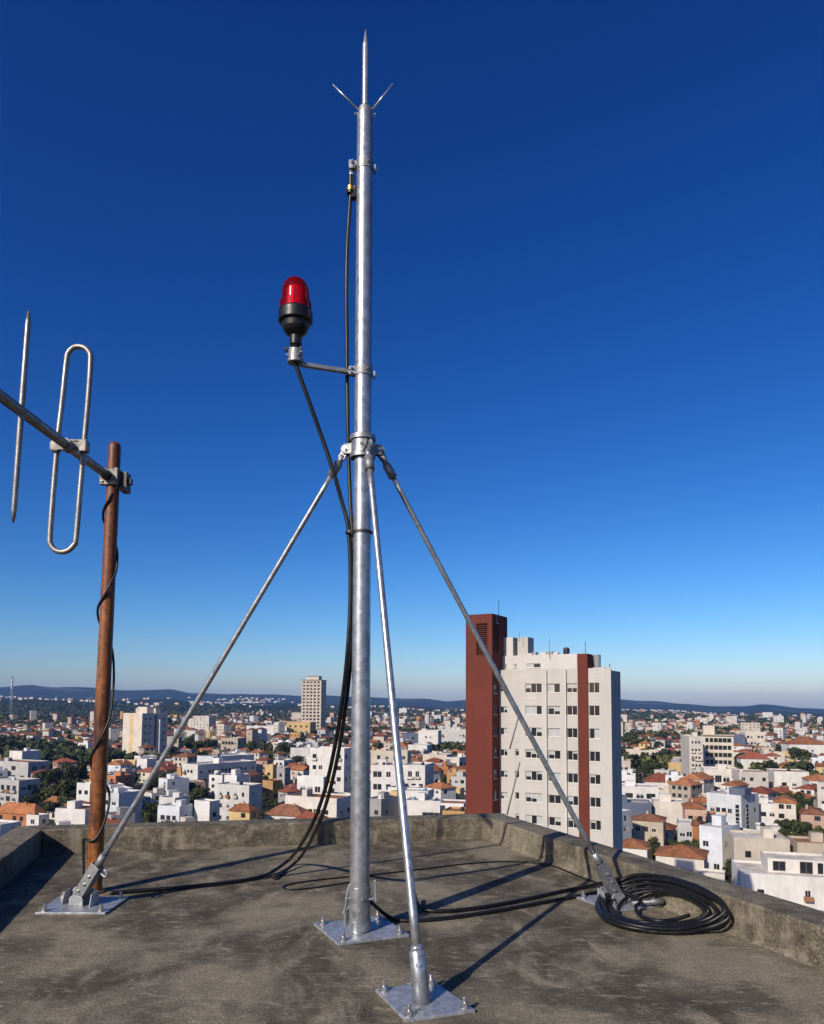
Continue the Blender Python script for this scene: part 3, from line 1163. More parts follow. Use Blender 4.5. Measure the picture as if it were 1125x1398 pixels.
def ridge_h(i, th):
    u = UC + F * math.tan(max(-1.3, min(1.3, th)))
    Rr = LAY[i][0]
    if i == 0:
        return CAMZ + (hor(u) - lerp_tab(RIDGE, u) + 1.2 * noise.noise(Vector((th * 30, 3.1, 0)))) / F * Rr / 1.0 - ZG
    nz = 0.5 + 0.5 * noise.noise(Vector((th * (4 + 4 * i), 7.7 * i, 0))) + 0.25 * noise.noise(Vector((th * 22, 2.2 * i, 0)))
    full = CAMZ + (hor(u) - lerp_tab(RIDGE, u) - (9, 7.5, 6.5)[i - 1] - (0, 3, 6)[i - 1]) / F * Rr - ZG
    return max(0.0, full) * (0.55 + 0.5 * nz) + (10, 6, 3)[i - 1] * nz


def ground_z(x, y):
    r = math.hypot(x, y)
    th = math.atan2(x, y)
    z = 0.0
    if r > 400:
        z += 3.0 * noise.noise(Vector((x / 260, y / 260, 1.7))) * min(1, (r - 400) / 400)
    if r > 2300 and abs(th) < 1.4:
        hb = 0.0
        for i, (Rr, w) in enumerate(LAY):
            t = (r - Rr) / w
            g = math.exp(-t * t)
            if i == 0 and r > Rr: g = 1.0
            hb = max(hb, ridge_h(i, th) * g)
        z += hb + (6 * noise.noise(Vector((x / 300, y / 300, 5))) if r > 3000 else 0) * min(1, (r - 2300) / 1500)
    return ZG + z


m = MB()
radii = [0, 60, 130, 220, 320, 420, 520, 640, 780, 940, 1120, 1320, 1550, 1800, 2050, 2300] + [2450 + 110 * i for i in range(64)] + [9700, 10500]
angs = [-math.pi + 2 * math.pi * i / 36 for i in range(36)]
angs = sorted([a for a in angs if abs(a) > 0.75] + [-0.75 + 1.5 * i / 220 for i in range(221)])
rows = []
for r in radii:
    rows.append([Vector((r * math.sin(a), r * math.cos(a), 0)) for a in angs])
vs = []
for row in rows:
    for p in row:
        vs.append((p.x, p.y, ground_z(p.x, p.y)))
n = len(angs)
fs = []
for i in range(len(radii) - 1):
    for k_ in range(n):
        k2 = (k_ + 1) % n
        if i == 0:
            fs.append((k_, n + k2, n + k_)) if False else fs.append((k_, n + k_, n + k2))
        else:
            fs.append((i * n + k_, (i + 1) * n + k_, (i + 1) * n + k2, i * n + k2))
m.add(vs, [tuple(reversed(f)) for f in fs], 0, True)
tag(m.build('town_ground', 'ground'), 'wooded plain under the town rising to low hills', kind='structure')

# ---------------------------------------------------------------- unit windows
HP_ = math.pi / 2


def window_mesh(name, blind=0.0, frame='frame', bars=1):
    w = MB()
    w.quad((-.5, .0, -.5), (.5, 0, -.5), (.5, 0, .5), (-.5, 0, .5), 0)
    if blind:
        w.quad((-.5, -.004, .5 - blind), (.5, -.004, .5 - blind), (.5, -.004, .5), (-.5, -.004, .5), 2)
    fw = .05
    for x0, x1, z0, z1 in [(-.5, .5, -.5, -.5 + fw), (-.5, .5, .5 - fw, .5), (-.5, -.5 + fw, -.5 + fw, .5 - fw), (.5 - fw, .5, -.5 + fw, .5 - fw)] + \
            [(-.5 + (i + 1) / (bars + 1) - fw / 2, -.5 + (i + 1) / (bars + 1) + fw / 2, -.5 + fw, .5 - fw) for i in range(bars)]:
        w.box(((x0 + x1) / 2, -.03, (z0 + z1) / 2), (x1 - x0, .05, z1 - z0), 1)
    me = bpy.data.meshes.new(name)
    me.from_pydata(w.v, [], w.f)
    for kx in ('glass', frame, 'blind'):
        me.materials.append(M[kx])
    me.polygons.foreach_set('material_index', w.m)
    me.update()
    return me


WM = [window_mesh('window', 0), window_mesh('window', .35), window_mesh('window', 0, 'frame dark'), window_mesh('window', 0, 'frame dark', 2), window_mesh('window', 0, 'frame dark', 0)]


def put_window(parent, p, w, h, rz, me=None, name='window'):
    o = bpy.data.objects.new(name, me or rnd.choice(WM))
    COL.objects.link(o)
    o.parent = parent
    o.location = p
    o.rotation_euler = (0, 0, rz)
    o.scale = (w, 1.0, h)
    return o


def facade(m, o, ex, W, z0, z1, holes, depth, mi=0, inn=None):
    """a wall with real openings; o: lower left corner seen from outside"""
    o, ex = Vector(o), Vector(ex)
    inn = Vector(inn)
    xs = sorted({0.0, W, *[h[0] for h in holes], *[h[1] for h in holes]})
    zs = sorted({z0, z1, *[h[2] for h in holes], *[h[3] for h in holes]})
    P = lambda x, z, d=0.0: o + ex * x + Vector((0, 0, z - o.z)) + inn * d
    for a, b in zip(zs, zs[1:]):
        cz = (a + b) / 2
        run = None
        for c, d in zip(xs, xs[1:]):
            cx = (c + d) / 2
            if any(h[0] < cx < h[1] and h[2] < cz < h[3] for h in holes):
                if run: m.quad(P(run[0], a), P(run[1], a), P(run[1], b), P(run[0], b), mi); run = None
            else:
                run = (run[0], d) if run else (c, d)
        if run: m.quad(P(run[0], a), P(run[1], a), P(run[1], b), P(run[0], b), mi)
    for x0, x1, a, b in holes:
        m.quad(P(x0, a), P(x0, a, depth), P(x0, b, depth), P(x0, b), mi)
        m.quad(P(x1, a, depth), P(x1, a), P(x1, b), P(x1, b, depth), mi)
        m.quad(P(x0, a), P(x1, a), P(x1, a, depth), P(x0, a, depth), mi)
        m.quad(P(x0, b, depth), P(x1, b, depth), P(x1, b), P(x0, b), mi)


def hip_roof(W, L, h, over=.4, gable=False):
    m = MB()
    a, b = W / 2 + over, L / 2 + over
    if W >= L:
        k_ = a if gable else max(0.05, a - b)
        r0, r1 = Vector((-k_, 0, h)), Vector((k_, 0, h))
        e = [Vector((-a, -b, 0)), Vector((a, -b, 0)), Vector((a, b, 0)), Vector((-a, b, 0))]
        fs = [(e[0], e[1], r1, r0), (e[2], e[3], r0, r1), (e[1], e[2], r1), (e[3], e[0], r0)]
    else:
        k_ = b if gable else max(0.05, b - a)
        r0, r1 = Vector((0, -k_, h)), Vector((0, k_, h))
        e = [Vector((-a, -b, 0)), Vector((a, -b, 0)), Vector((a, b, 0)), Vector((-a, b, 0))]
        fs = [(e[1], e[2], r1, r0), (e[3], e[0], r0, r1), (e[0], e[1], r0), (e[2], e[3], r1)]
    for f in fs:
        m.add(f, (tuple(range(len(f))),))
    for p, q in zip(e, e[1:] + e[:1]):
        m.quad(p - Vector((0, 0, .22)), q - Vector((0, 0, .22)), q, p)
    m.add([p - Vector((0, 0, .22)) for p in e], ((3, 2, 1, 0),))
    return m


ALL = []          # every building as (root, centre, box in the picture, what it looks like)


def rect_holes(W, H, fl, cols, ww, wh, prob, margin=1.0, base=0.9, zoff=0.0, r=rnd):
    out = []
    if fl < 1 or cols < 1: return out
    fh = H / fl
    for i in range(fl):
        for j in range(cols):
            if r.random() > prob: continue
            x = margin + (W - 2 * margin) * (j + .5) / cols
            z = zoff + fh * i + base * min(1, fh / 3)
            w2, h2 = ww * r.uniform(.9, 1.1), min(wh, fh * .62)
            if x - w2 / 2 < .25 or x + w2 / 2 > W - .25 or z + h2 > H - .25: continue
            out.append((x - w2 / 2, x + w2 / 2, z, z + h2))
    # keep openings apart
    ok = []
    for h in out:
        if all(h[1] + .15 < g[0] or g[1] + .15 < h[0] or h[3] + .15 < g[2] or g[3] + .15 < h[2] for g in ok):
            ok.append(h)
    return ok


def building(corner, yaw, W, L, H, wall, roof='flat', deck='deck pale', fh=None, cols=None, scols=None, ww=1.7, wh=1.6, prob=.9, sprob=.85, name='house', z0=None,
             extras=True, holes_f=None, holes_r=None, tile='r orange', rh=None, r=rnd, wins=True, wm=None, balc=False):
    """corner: the near right-hand corner of the front; the front runs W to the left, the side L back"""
    ex = Vector((math.cos(yaw), -math.sin(yaw), 0))
    ey = Vector((math.sin(yaw), math.cos(yaw), 0))
    c = Vector((corner[0], corner[1], 0)) - ex * (W / 2) + ey * (L / 2)
    zg = z0 if z0 is not None else min(ground_z(c.x, c.y), ZG + 2) - .3
    c.z = zg
    root = empty(name, c, rz=-yaw)
    fl = max(1, int(round(H / (fh or 3.1))))
    if holes_f is None:
        holes_f = rect_holes(W, H, fl, cols if cols is not None else max(1, int(W / 3.6)), ww, wh, prob, r=r) if wins else []
    if holes_r is None:
        holes_r = rect_holes(L, H, fl, scols if scols is not None else max(1, int(L / 4.2)), ww, wh, sprob, r=r) if wins else []
    m = MB()
    x, y = W / 2, L / 2
    flat = roof == 'flat'
    top = H + (.7 if flat else 0)
    facade(m, (-x, -y, 0), (1, 0, 0), W, 0, top, holes_f, .14, inn=(0, 1, 0))
    facade(m, (x, -y, 0), (0, 1, 0), L, 0, top, holes_r, .14, inn=(-1, 0, 0))
    facade(m, (x, y, 0), (-1, 0, 0), W, 0, top, [], .14, inn=(0, -1, 0))
    facade(m, (-x, y, 0), (0, -1, 0), L, 0, top, [], .14, inn=(1, 0, 0))
    if flat:
        t = .22
        A = [Vector((-x, -y, top)), Vector((x, -y, top)), Vector((x, y, top)), Vector((-x, y, top))]
        B = [Vector((p.x - math.copysign(t, p.x), p.y - math.copysign(t, p.y), top)) for p in A]
        for i in range(4):
            j = (i + 1) % 4
            m.quad(A[i], A[j], B[j], B[i])
            m.quad(B[i], B[j], B[j] - Vector((0, 0, .8)), B[i] - Vector((0, 0, .8)))
    elif roof == 'gable':
        rr = rh or min(W, L) * .24
        if W >= L:
            for s in (-1, 1):
                m.add([Vector((s * x, -y, H)), Vector((s * x, y, H)), Vector((s * x, 0, H + rr * .96))], ((0, 1, 2),) if s > 0 else ((1, 0, 2),))
        else:
            for s in (-1, 1):
                m.add([Vector((-x, s * y, H)), Vector((x, s * y, H)), Vector((0, s * y, H + rr * .96))], ((0, 1, 2),) if s < 0 else ((1, 0, 2),))
    w_ = m.build('wall', wall, root)
    if flat:
        m = MB()
        m.quad((-x + .22, -y + .22, top - .55), (x - .22, -y + .22, top - .55), (x - .22, y - .22, top - .55), (-x + .22, y - .22, top - .55))
        ro = m.build('roof', deck, root)
        if extras and W > 6 and L > 5:
            q = r.random()
            if q < .6:
                m = MB()
                bw, bl_, bh = r.uniform(2, min(5, W * .45)), r.uniform(2, min(4, L * .45)), r.uniform(1.8, 2.8)
                m.box((r.uniform(-W / 2 + bw * .6 + .3, W / 2 - bw * .6 - .3), r.uniform(-L * .1, L * .22), top - .55 + bh / 2), (bw, bl_, bh))
                m.build('stair_house', wall, ro)
            if q > .35:
                m = MB()
                m.lathe([(0, .7), (1.2, .75), (1.25, .6), (1.45, .3), (1.45, .01)], (r.uniform(-W * .35, W * .35), r.uniform(-L * .3, -L * .05), top - .55), (0, 0, 1), 12)
                m.build('water_tank', r.choice(['tank white', 'tank blue', 'tank grey', 'tank black']), ro)
    else:
        m = hip_roof(W, L, rh or min(W, L) * .24, .45, roof == 'gable')
        ro = m.build('roof', tile, root)
        ro.location = (0, 0, H + .02)
        if extras and r.random() < .45:
            m = MB()
            m.box((r.uniform(-W * .25, W * .25), r.uniform(-.6, .6), (rh or min(W, L) * .24) * .8 + .3), (.7, .6, 1.6))
            m.build('chimney', wall, ro)
    nb = 0
    if balc:
        for (a, b, c0, c1) in holes_f:
            if nb < 8 and c0 > 3.2 and r.random() < .4:
                nb += 1
                m = MB()
                bw = (b - a) + r.uniform(.5, 1.2)
                xm, zb = -x + (a + b) / 2, c0 - r.uniform(.5, .8)
                m.box((xm, -y - .5, zb - .06), (bw, .98, .14))
                m.box((xm, -y - .95, zb + .45), (bw, .08, .86))
                for s in (-1, 1):
                    m.box((xm + s * (bw / 2 - .04), -y - .46, zb + .45), (.08, .88, .86))
                m.build('balcony', r.choice((wall, 'w pale grey', 'w cream', 'deck clay')), root)
    for (a, b, c0, c1) in holes_f:
        put_window(root, (-x + (a + b) / 2, -y + .12, (c0 + c1) / 2), b - a, c1 - c0, 0, wm or r.choice(WM))
    for (a, b, c0, c1) in holes_r:
        put_window(root, (x - .12, -y + (a + b) / 2, (c0 + c1) / 2), b - a, c1 - c0, HP_, wm or r.choice(WM))
    pts = [proj(c + (Matrix.Rotation(-yaw, 3, 'Z') @ Vector((sx * x, sy * y, z)))) for sx in (-1, 1) for sy in (-1, 1) for z in (0, top + (0 if flat else (rh or min(W, L) * .24)))]
    box = (min(p[0] for p in pts), min(p[1] for p in pts), max(p[0] for p in pts), max(p[1] for p in pts))
    rec = dict(root=root, c=c, rad=math.hypot(W, L) / 2, box=box, wall=wall, roof=roof, tile=tile, deck=deck, H=H, W=W, name=name, hw=W / 2, hl=L / 2, yaw=yaw)
    ALL.append(rec)
    return rec


def from_px(u0, uc, u1, vt, vb, yaw_deg=22, side=None, D=None):
    """corner, yaw, W, L, H of a block whose front spans u0..uc and side uc..u1 in the picture, its foot at vb, its top at vt"""
    yaw = R(yaw_deg)
    if D is None:
        p = gr(uc, vb, ZG)
    else:
        d = ray(uc, vb); p = Vector((0, 0, CAMZ)) + d * (D / d.y)
    t = at(uc, vt, p.y)
    ce, se = math.cos(yaw), math.sin(yaw)
    # (p.x - s*ce) / (p.y + s*se) = k
    d0 = ray(u0, vb); k0 = d0.x / d0.y
    W = (p.x - k0 * p.y) / (ce + k0 * se)
    if side is not None:
        L = side
    else:
        d1 = ray(u1, vb); k1 = d1.x / d1.y
        den = (se - k1 * ce)
        L = (k1 * p.y - p.x) / den if abs(den) > .02 else 10
        if L < 3 or L > 90: L = 12
    return (p.x, p.y), yaw, W, L, t.z - ZG + .3


# ---------------------------------------------------------------- the brown and white tower
TY = R(31)
TP = at(835, 1000, 100.0)
tex, tey = Vector((math.cos(TY), -math.sin(TY), 0)), Vector((math.sin(TY), math.cos(TY), 0))
tower = empty('apartment_tower', Vector((TP.x, TP.y, ZG)), 'tall white apartment tower with a brown lift shaft and a narrow brown strip', 'tower', rz=-TY)


def tx(u, d=0.0):
    """local x (0 at the right corner, negative to the left) of picture column u on the plane d behind the front"""
    o = Vector((TP.x, TP.y, 0)) + tey * d
    r_ = ray(u, hor(u)); k0 = r_.x / r_.y
    return -((o.x - k0 * o.y) / (tex.x - k0 * tex.y))


def tz(u, v, d=0.0):
    s = tx(u, d)
    p = Vector((TP.x, TP.y, 0)) + tex * s + tey * d
    return at(u, v, p.y).z - ZG


def tp(m, name, mat, par=None):
    return m.build(name, mat, par or tower)


Zrow = [tz(727, 939.6 + 29.9 * i) for i in range(9)]
xl, xr = tx(681), 0.0
ztop = tz(790, 912.5)
TD = 4.8
holes, wins = [], []
cols = [(681, 692.5, .95, 1), (717, 739.5, 1.3, 2), (748, 764.5, 1.25, 1), (774, 788, 1.3, 1), (804, 818.5, 1.35, 1)]
r3 = random.Random(11)
for ci, (ua, ub_, hh, nb_) in enumerate(cols):
    x0, x1 = tx(ua), tx(ub_)
    if ci == 0: x0 = max(x0, xl + .25)
    for ri, zc in enumerate(Zrow):
        h2 = hh * .5 + r3.uniform(-.03, .03)
        holes.append((x0 - xl, x1 - xl, zc - h2, zc + h2)); wins.append((x0, x1, zc - h2, zc + h2, nb_))
for ri in (1, 3, 4, 5, 6):
    zc = Zrow[ri] + .1
    x0, x1 = tx(703), tx(708.2)
    holes.append((x0 - xl, x1 - xl, zc - .5, zc + .5)); wins.append((x0, x1, zc - .5, zc + .5, 0))
m = MB()
W_ = xr - xl
facade(m, (xl, 0, 0), (1, 0, 0), W_, 0, ztop, holes, .22, inn=(0, 1, 0))
# end face with slits
eh = []
for ri, zc in enumerate(Zrow):
    eh.append((1.8, 2.3, zc - .75, zc + .75))
    if ri == 0: eh.append((3.3, 3.8, zc - .75, zc + .75))
facade(m, (xr, 0, 0), (0, 1, 0), TD, 0, ztop - .35, eh, .2, inn=(-1, 0, 0))
facade(m, (xr, TD, 0), (-1, 0, 0), W_, 0, ztop - .35, [], .2, inn=(0, -1, 0))
facade(m, (xl, TD, 0), (0, -1, 0), TD, 0, ztop - .35, [], .2, inn=(1, 0, 0))
m.quad((xl, 0, ztop), (xr, 0, ztop), (xr, .25, ztop), (xl, .25, ztop))
m.quad((xr, .25, ztop - .35), (xl, .25, ztop - .35), (xl, .25, ztop), (xr, .25, ztop))
m.quad((xr, 0, ztop - .35), (xr, .25, ztop - .35), (xr, .25, ztop), (xr, 0, ztop))
tw = tp(m, 'wall', 'tower_white')
m = MB()
m.quad((xl, .25, ztop - .36), (xr, .25, ztop - .36), (xr, TD, ztop - .36), (xl, TD, ztop - .36))
tp(m, 'roof', 'deck grey')
# fine joints at each floor, pilasters and sills
for zc in Zrow:
    m = MB()
    m.box(((xl + xr) / 2, -.006, zc + 1.72), (W_ - .02, .012, .035))
    tp(m, 'string_course', 'deck pale', tw)
for uu, nm in ((746.5, .16), (772.8, .22)):
    m = MB()
    m.box((tx(uu), -.16, ztop / 2 - .1), (nm, .32, ztop - .2))
    tp(m, 'fin', 'tower_white')


def tower_window(x0, x1, z0, z1, nb_, rot=0.0, yy=.20, px=None, name='window'):
    w, h = x1 - x0, z1 - z0
    f = MB()
    fw = .06
    n_ = max(1, nb_ + 1)
    f.box((0, 0, -h / 2 + fw / 2), (w, .07, fw)); f.box((0, 0, h / 2 - fw / 2), (w, .07, fw))
    for i in range(n_ + 1):
        xx = -w / 2 + fw / 2 + (w - fw) * i / n_
        f.box((xx, -.004, 0), (fw, .07, h - 2 * fw))
    fo = f.build(name, 'frame', tower)
    if px is None:
        fo.location = ((x0 + x1) / 2, yy, (z0 + z1) / 2)
    else:
        fo.location = px
        fo.rotation_euler = (0, 0, rot)
    for i in range(n_):
        a, b = -w / 2 + (w - fw) * i / n_ + fw, -w / 2 + (w - fw) * (i + 1) / n_
        g = MB()
        g.quad((a, .02, -h / 2 + fw), (b, .02, -h / 2 + fw), (b, .02, h / 2 - fw), (a, .02, h / 2 - fw))
        tp(g, 'pane', 'glass', fo)
        if r3.random() < .45:
            g = MB()
            bb = r3.choice((.25, .5, .6, 1.0))
            zz = h / 2 - fw - (h - 2 * fw) * bb
            g.quad((a, .012, zz), (b, .012, zz), (b, .012, h / 2 - fw), (a, .012, h / 2 - fw))
            tp(g, 'blind', 'blind', fo)
    g = MB()
    g.box((0, -.16, -h / 2 - .04), (w + .12, .16, .07))
    tp(g, 'sill', 'deck pale', fo)
    return fo


for wv in wins:
    tower_window(*wv)
for (a, b, c0, c1) in eh:
    tower_window(0, b - a, c0, c1, 0, HP_, px=(xr - .18, (a + b) / 2, (c0 + c1) / 2))
# penthouse floors
PHD = 1.2
pt_, pb_ = tz(739, 894.0, PHD), ztop - .3
x0, x1 = tx(681.5, PHD), tx(788.5, PHD)
ph = []
for ua, ub_, va, vb in ((689, 692, 906, 911.5), (701, 705.5, 906, 911.5), (718.5, 738.5, 906, 912)):
    ph.append((tx(ua, PHD) - x0, tx(ub_, PHD) - x0, tz(720, vb, PHD), tz(720, va, PHD)))
ph = [(a, b, max(c, pb_ + .05), d) for a, b, c, d in ph]
m = MB()
facade(m, (x0, PHD, pb_), (1, 0, 0), x1 - x0, pb_, pt_, ph, .15, inn=(0, 1, 0))
facade(m, (x1, PHD, pb_), (0, 1, 0), 3.2, pb_, pt_, [], .15, inn=(-1, 0, 0))
facade(m, (x1, PHD + 3.2, pb_), (-1, 0, 0), x1 - x0, pb_, pt_, [], .15, inn=(0, -1, 0))
facade(m, (x0, PHD + 3.2, pb_), (0, -1, 0), 3.2, pb_, pt_, [], .15, inn=(1, 0, 0))
m.quad((x0, PHD, pt_), (x1, PHD, pt_), (x1, PHD + 3.2, pt_), (x0, PHD + 3.2, pt_))
pho = tp(m, 'penthouse', 'tower_white')
for a, b, c, d in ph:
    tower_window(x0 + a, x0 + b, c, d, 1, yy=PHD + .13)
for ua, uc_, va, dd, lab in ((681.5, 700.5, 870, 1.6, 0), (707, 721, 870.5, 2.2, 1)):
    m = MB()
    a, b = tx(ua, dd), tx(uc_, dd)
    zt_ = tz(700, va, dd)
    m.box(((a + b) / 2, dd + 1.2, (pt_ + zt_) / 2), (b - a, 2.4 - .01 * lab, zt_ - pt_))
    tp(m, 'roof_block', 'tower_white', pho)
m = MB()
a, b = tx(700.5, 3.0), tx(707, 3.0)
m.box(((a + b) / 2, 4.0, (pt_ + tz(704, 872, 3)) / 2 - .2), (b - a, 2, tz(704, 872, 3) - pt_ - .4))
tp(m, 'roof_block', 'tower_white', pho)
# brown strip
m = MB()
a, b = tx(788.8, -.25), tx(802.5, -.25)
zt_ = tz(795, 892.5, -.25)
m.box(((a + b) / 2, 1.0, zt_ / 2), (b - a, 2.5, zt_))
tp(m, 'brown_strip', 'tower_brown')
# brown shaft
SH = -2.5
a, b = tx(635.8, SH), tx(672.0, SH)
zt_ = tz(655, 838.5, SH)
sw = []
Zs = [tz(676, 911.5 + 29.2 * i, -2) for i in range(8)]
m = MB()
lv = (tx(650.5, SH) - a, tx(665.5, SH) - a, tz(657, 894, SH), tz(657, 851, SH))
facade(m, (a, SH, 0), (1, 0, 0), b - a, 0, zt_, [lv], .3, inn=(0, 1, 0))
sl2 = [(.55, 1.75, z - .62, z + .62) for z in Zs] + [(1.6, 2.3, tz(677, 846, -1) - .5, tz(677, 846, -1) + .7)]
lv2 = (.3, 2.3, tz(677, 889, -2), tz(677, 852, -2))
facade(m, (b, SH, 0), (0, 1, 0), -SH + 3, 0, zt_, sl2 + [lv2], .2, inn=(-1, 0, 0))
facade(m, (b, 3, 0), (-1, 0, 0), b - a, 0, zt_, [], .2, inn=(0, -1, 0))
facade(m, (a, 3, 0), (0, -1, 0), -SH + 3, 0, zt_, [], .2, inn=(1, 0, 0))
m.quad((a, SH, zt_), (b, SH, zt_), (b, 3, zt_), (a, 3, zt_))
so_ = tp(m, 'lift_shaft', 'tower_brown')
for (p0, p1, q0, q1) in sl2:
    tower_window(0, p1 - p0, q0, q1, 1, HP_, px=(b - .16, SH + (p0 + p1) / 2, (q0 + q1) / 2))
for zc in [tz(655, 895.5 + 29.2 * i, SH) for i in range(8)]:
    m = MB()
    m.box(((a + b) / 2, SH - .005, zc), (b - a - .02, .01, .03))
    tp(m, 'joint', 'louvre', so_)
m = MB()
m.quad((a + lv[0], SH + .28, lv[2]), (a + lv[1], SH + .28, lv[2]), (a + lv[1], SH + .28, lv[3]), (a + lv[0], SH + .28, lv[3]))
nl_ = 16
for i in range(nl_):
    z = lv[2] + (lv[3] - lv[2]) * (i + .5) / nl_
    m.box((a + (lv[0] + lv[1]) / 2, SH + .14, z), (lv[1] - lv[0], .20, .035), 0, Matrix.Rotation(-.5, 3, 'X'))
tp(m, 'louvre_grille', 'louvre', so_)
m = MB()
m.quad((b - .18, SH + lv2[0], lv2[2]), (b - .18, SH + lv2[1], lv2[2]), (b - .18, SH + lv2[1], lv2[3]), (b - .18, SH + lv2[0], lv2[3]))
for i in range(nl_):
    z = lv2[2] + (lv2[3] - lv2[2]) * (i + .5) / nl_
    m.box((b - .10, SH + (lv2[0] + lv2[1]) / 2, z), (.14, lv2[1] - lv2[0], .035), 0, Matrix.Rotation(-.5, 3, 'Y'))
tp(m, 'louvre_grille', 'louvre', so_)
for uu, vt_, vb_, th_ in ((682, 820, 838, .05), (709, 863, 871, .035), (751, 872, 894, .03), (800, 876, 893, .04), (833, 906, 913, .05)):
    m = MB()
    p = tx(uu, 1.0)
    z0_, z1_ = tz(uu, vb_, 1.0) - .6, tz(uu, vt_, 1.0)
    if uu == 682: p -= .1
    m.tube([(p, 1.0, z0_), (p, 1.0, z1_)], th_, 6)
    tp(m, 'aerial', 'dark_steel')
m = MB()
zz = pt_
m.lathe([(0, .42), (.3, .46), (.75, .46), (.95, .40), (1.05, .25), (1.05, .01)], (tx(774, 2.5), 2.5, zz), (0, 0, 1), 20)
tp(m, 'black_tank', 'tank black')
m = MB()
m.lathe([(0, .5), (1.75, .5), (1.75, .44), (1.8, .01)], (tx(816, 2.5), 2.5, ztop + .25), (0, 0, 1), 24)
tp(m, 'grey_tank', 'tank grey')
m = MB()
a_, b_ = tx(804, 2.5), tx(811, 2.5)
m.box(((a_ + b_) / 2, 3.0, ztop + .75), (b_ - a_ - .1, 2, 2.3))
m.box(((tx(804) + tx(821)) / 2, 3.0, ztop - .1), (tx(821) - tx(804), 3.0, .5))
tp(m, 'roof_block', 'tower_white', pho)
for i, (uu, w_, h_) in enumerate(((724, .8, .35), (731, .6, .5), (743, .9, .45), (752, 1.0, .5), (760, .7, .35))):
    m = MB()
    m.box((tx(uu, 2.2), 2.2, pt_ + h_ / 2), (w_, .7, h_))
    tp(m, 'roof_box', 'tank grey' if i % 2 else 'tower_white', pho)
# slanting grey tubes standing in for diagonal shadows on the blank bay
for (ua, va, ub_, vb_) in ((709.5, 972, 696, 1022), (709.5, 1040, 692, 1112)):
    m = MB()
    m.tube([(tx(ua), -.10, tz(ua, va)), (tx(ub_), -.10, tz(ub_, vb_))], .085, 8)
    tp(m, 'shadow_line', 'tank grey')

# ---------------------------------------------------------------- the buildings one can tell apart
def B(label, u0, uc, u1, vt, vb, wall, yaw=22, cat='apartment block', name='apartment_block', side=None, D=None, **kw):
    corner, yw, W, L, H = from_px(u0, uc, u1, vt, vb, yaw, side, D)
    if 'W' in kw: W = kw.pop('W')
    kw.setdefault('balc', (len(ALL) * 7) % 5 < 2)
    rec = building(corner, yw, W, L, H, 'w ' + wall if not wall.startswith('w ') else wall, name=name, **kw)
    tag(rec['root'], label, cat)
    rec['fixed'] = True
    return rec


HO = dict(cat='house', name='house')
# --- left of the mast
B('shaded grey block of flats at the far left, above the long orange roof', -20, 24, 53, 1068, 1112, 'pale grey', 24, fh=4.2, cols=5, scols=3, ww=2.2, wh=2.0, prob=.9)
B('grey two-part block with brick infill behind the shaded grey block of flats', -14, 37, 66, 1043, 1080, 'pale grey', 24, fh=4.5, cols=4, scols=2, ww=3.0, wh=2.2, prob=.6, sprob=.8, deck='deck clay')
B('white cube on top of the stepped grey block at the far left', 11, 28.5, 54, 1028, 1068, 'white', 24, fh=12, cols=1, scols=2, ww=1.6, prob=.3)
B('low house under a long orange hipped roof, left of the rusty pole above the parapet', -8, 46, 62, 1112, 1139, 'brick orange', 20, roof='hip', rh=3.2, **HO)
B('small white flat-roofed annex in front of the long orange hipped roof', 35, 52, 66, 1116, 1142, 'white', 20, fh=4, **HO)
B('white single-storey house with a shaded end, just left of the rusty pole at the parapet', 74, 115, 123, 1108, 1142, 'white', 14, fh=6, cols=4, prob=.5, deck='deck clay', **HO)
B('small ochre and yellow house behind the white single-storey house beside the rusty pole', 88, 101, 122, 1099, 1130, 'ochre', 25, roof='hip', **HO)
B('stepped white house half hidden by the rusty pole, beside the dark trees', 103, 121, 132, 1072, 1120, 'white', 20, fh=4.2, cols=3, **HO)
B('tall white house with a shaded blue side, between the rusty pole and the left strut', 139, 160.5, 193, 1086, 1138, 'cool white', 26, fh=5, cols=2, ww=2.0, scols=4, sprob=.15, **HO)
B('tall striped slab tower, pale with one yellow band and rows of square windows', 166, 192, 227, 975, 1043, 'cream', 33, cat='tower', name='slab_tower', wm=WM[4], fh=5.0, cols=4, ww=1.4, wh=1.4, prob=.0, scols=5, sprob=1.0)
B('pitted beige block partly behind the left strut, right of the striped slab tower', 226, 243, 248, 1006, 1034, 'beige', 22, fh=5, cols=3, ww=2.4, wh=2.2)
B('low white house below the striped slab tower', 186, 200, 213, 1038, 1064, 'white', 28, fh=7, **HO)
B('yellow walled low hall at the foot of the striped slab tower', 152, 184, 190, 1040, 1056, 'yellow', 20, fh=7, cols=6, wh=2.2, deck='deck pale', **HO)
B('long white institute with a lit end and grey receding side, right of the left strut', 248, 269, 349, 1046, 1084, 'white', 38, fh=5.2, cols=4, ww=1.8, scols=14, sprob=.9)
B('white upper storey set back on the roof of the long white institute', 268, 290, 346, 1035, 1072, 'cool white', 38, fh=12, cols=1, prob=0, sprob=0)
B('plain white cube of flats with few small windows, below the long white institute', 292.5, 339, 357, 1075, 1124, 'white', 22, fh=5.0, cols=4, ww=1.2, prob=.7, scols=2, sprob=.4)
B('white tank house behind the plain white cube of flats', 305, 322, 340, 1061, 1108, 'white', 22, fh=5, cols=2, ww=2.4, **HO)
B('narrow white house at the parapet, right of the low white terrace house', 264, 285, 299, 1097, 1142, 'white', 30, fh=6, cols=1, prob=.3, **HO)
B('low white house with a flat roof terrace at the parapet, right of the left strut', 214, 244, 262, 1104, 1144, 'cool white', 20, fh=6, cols=3, **HO)
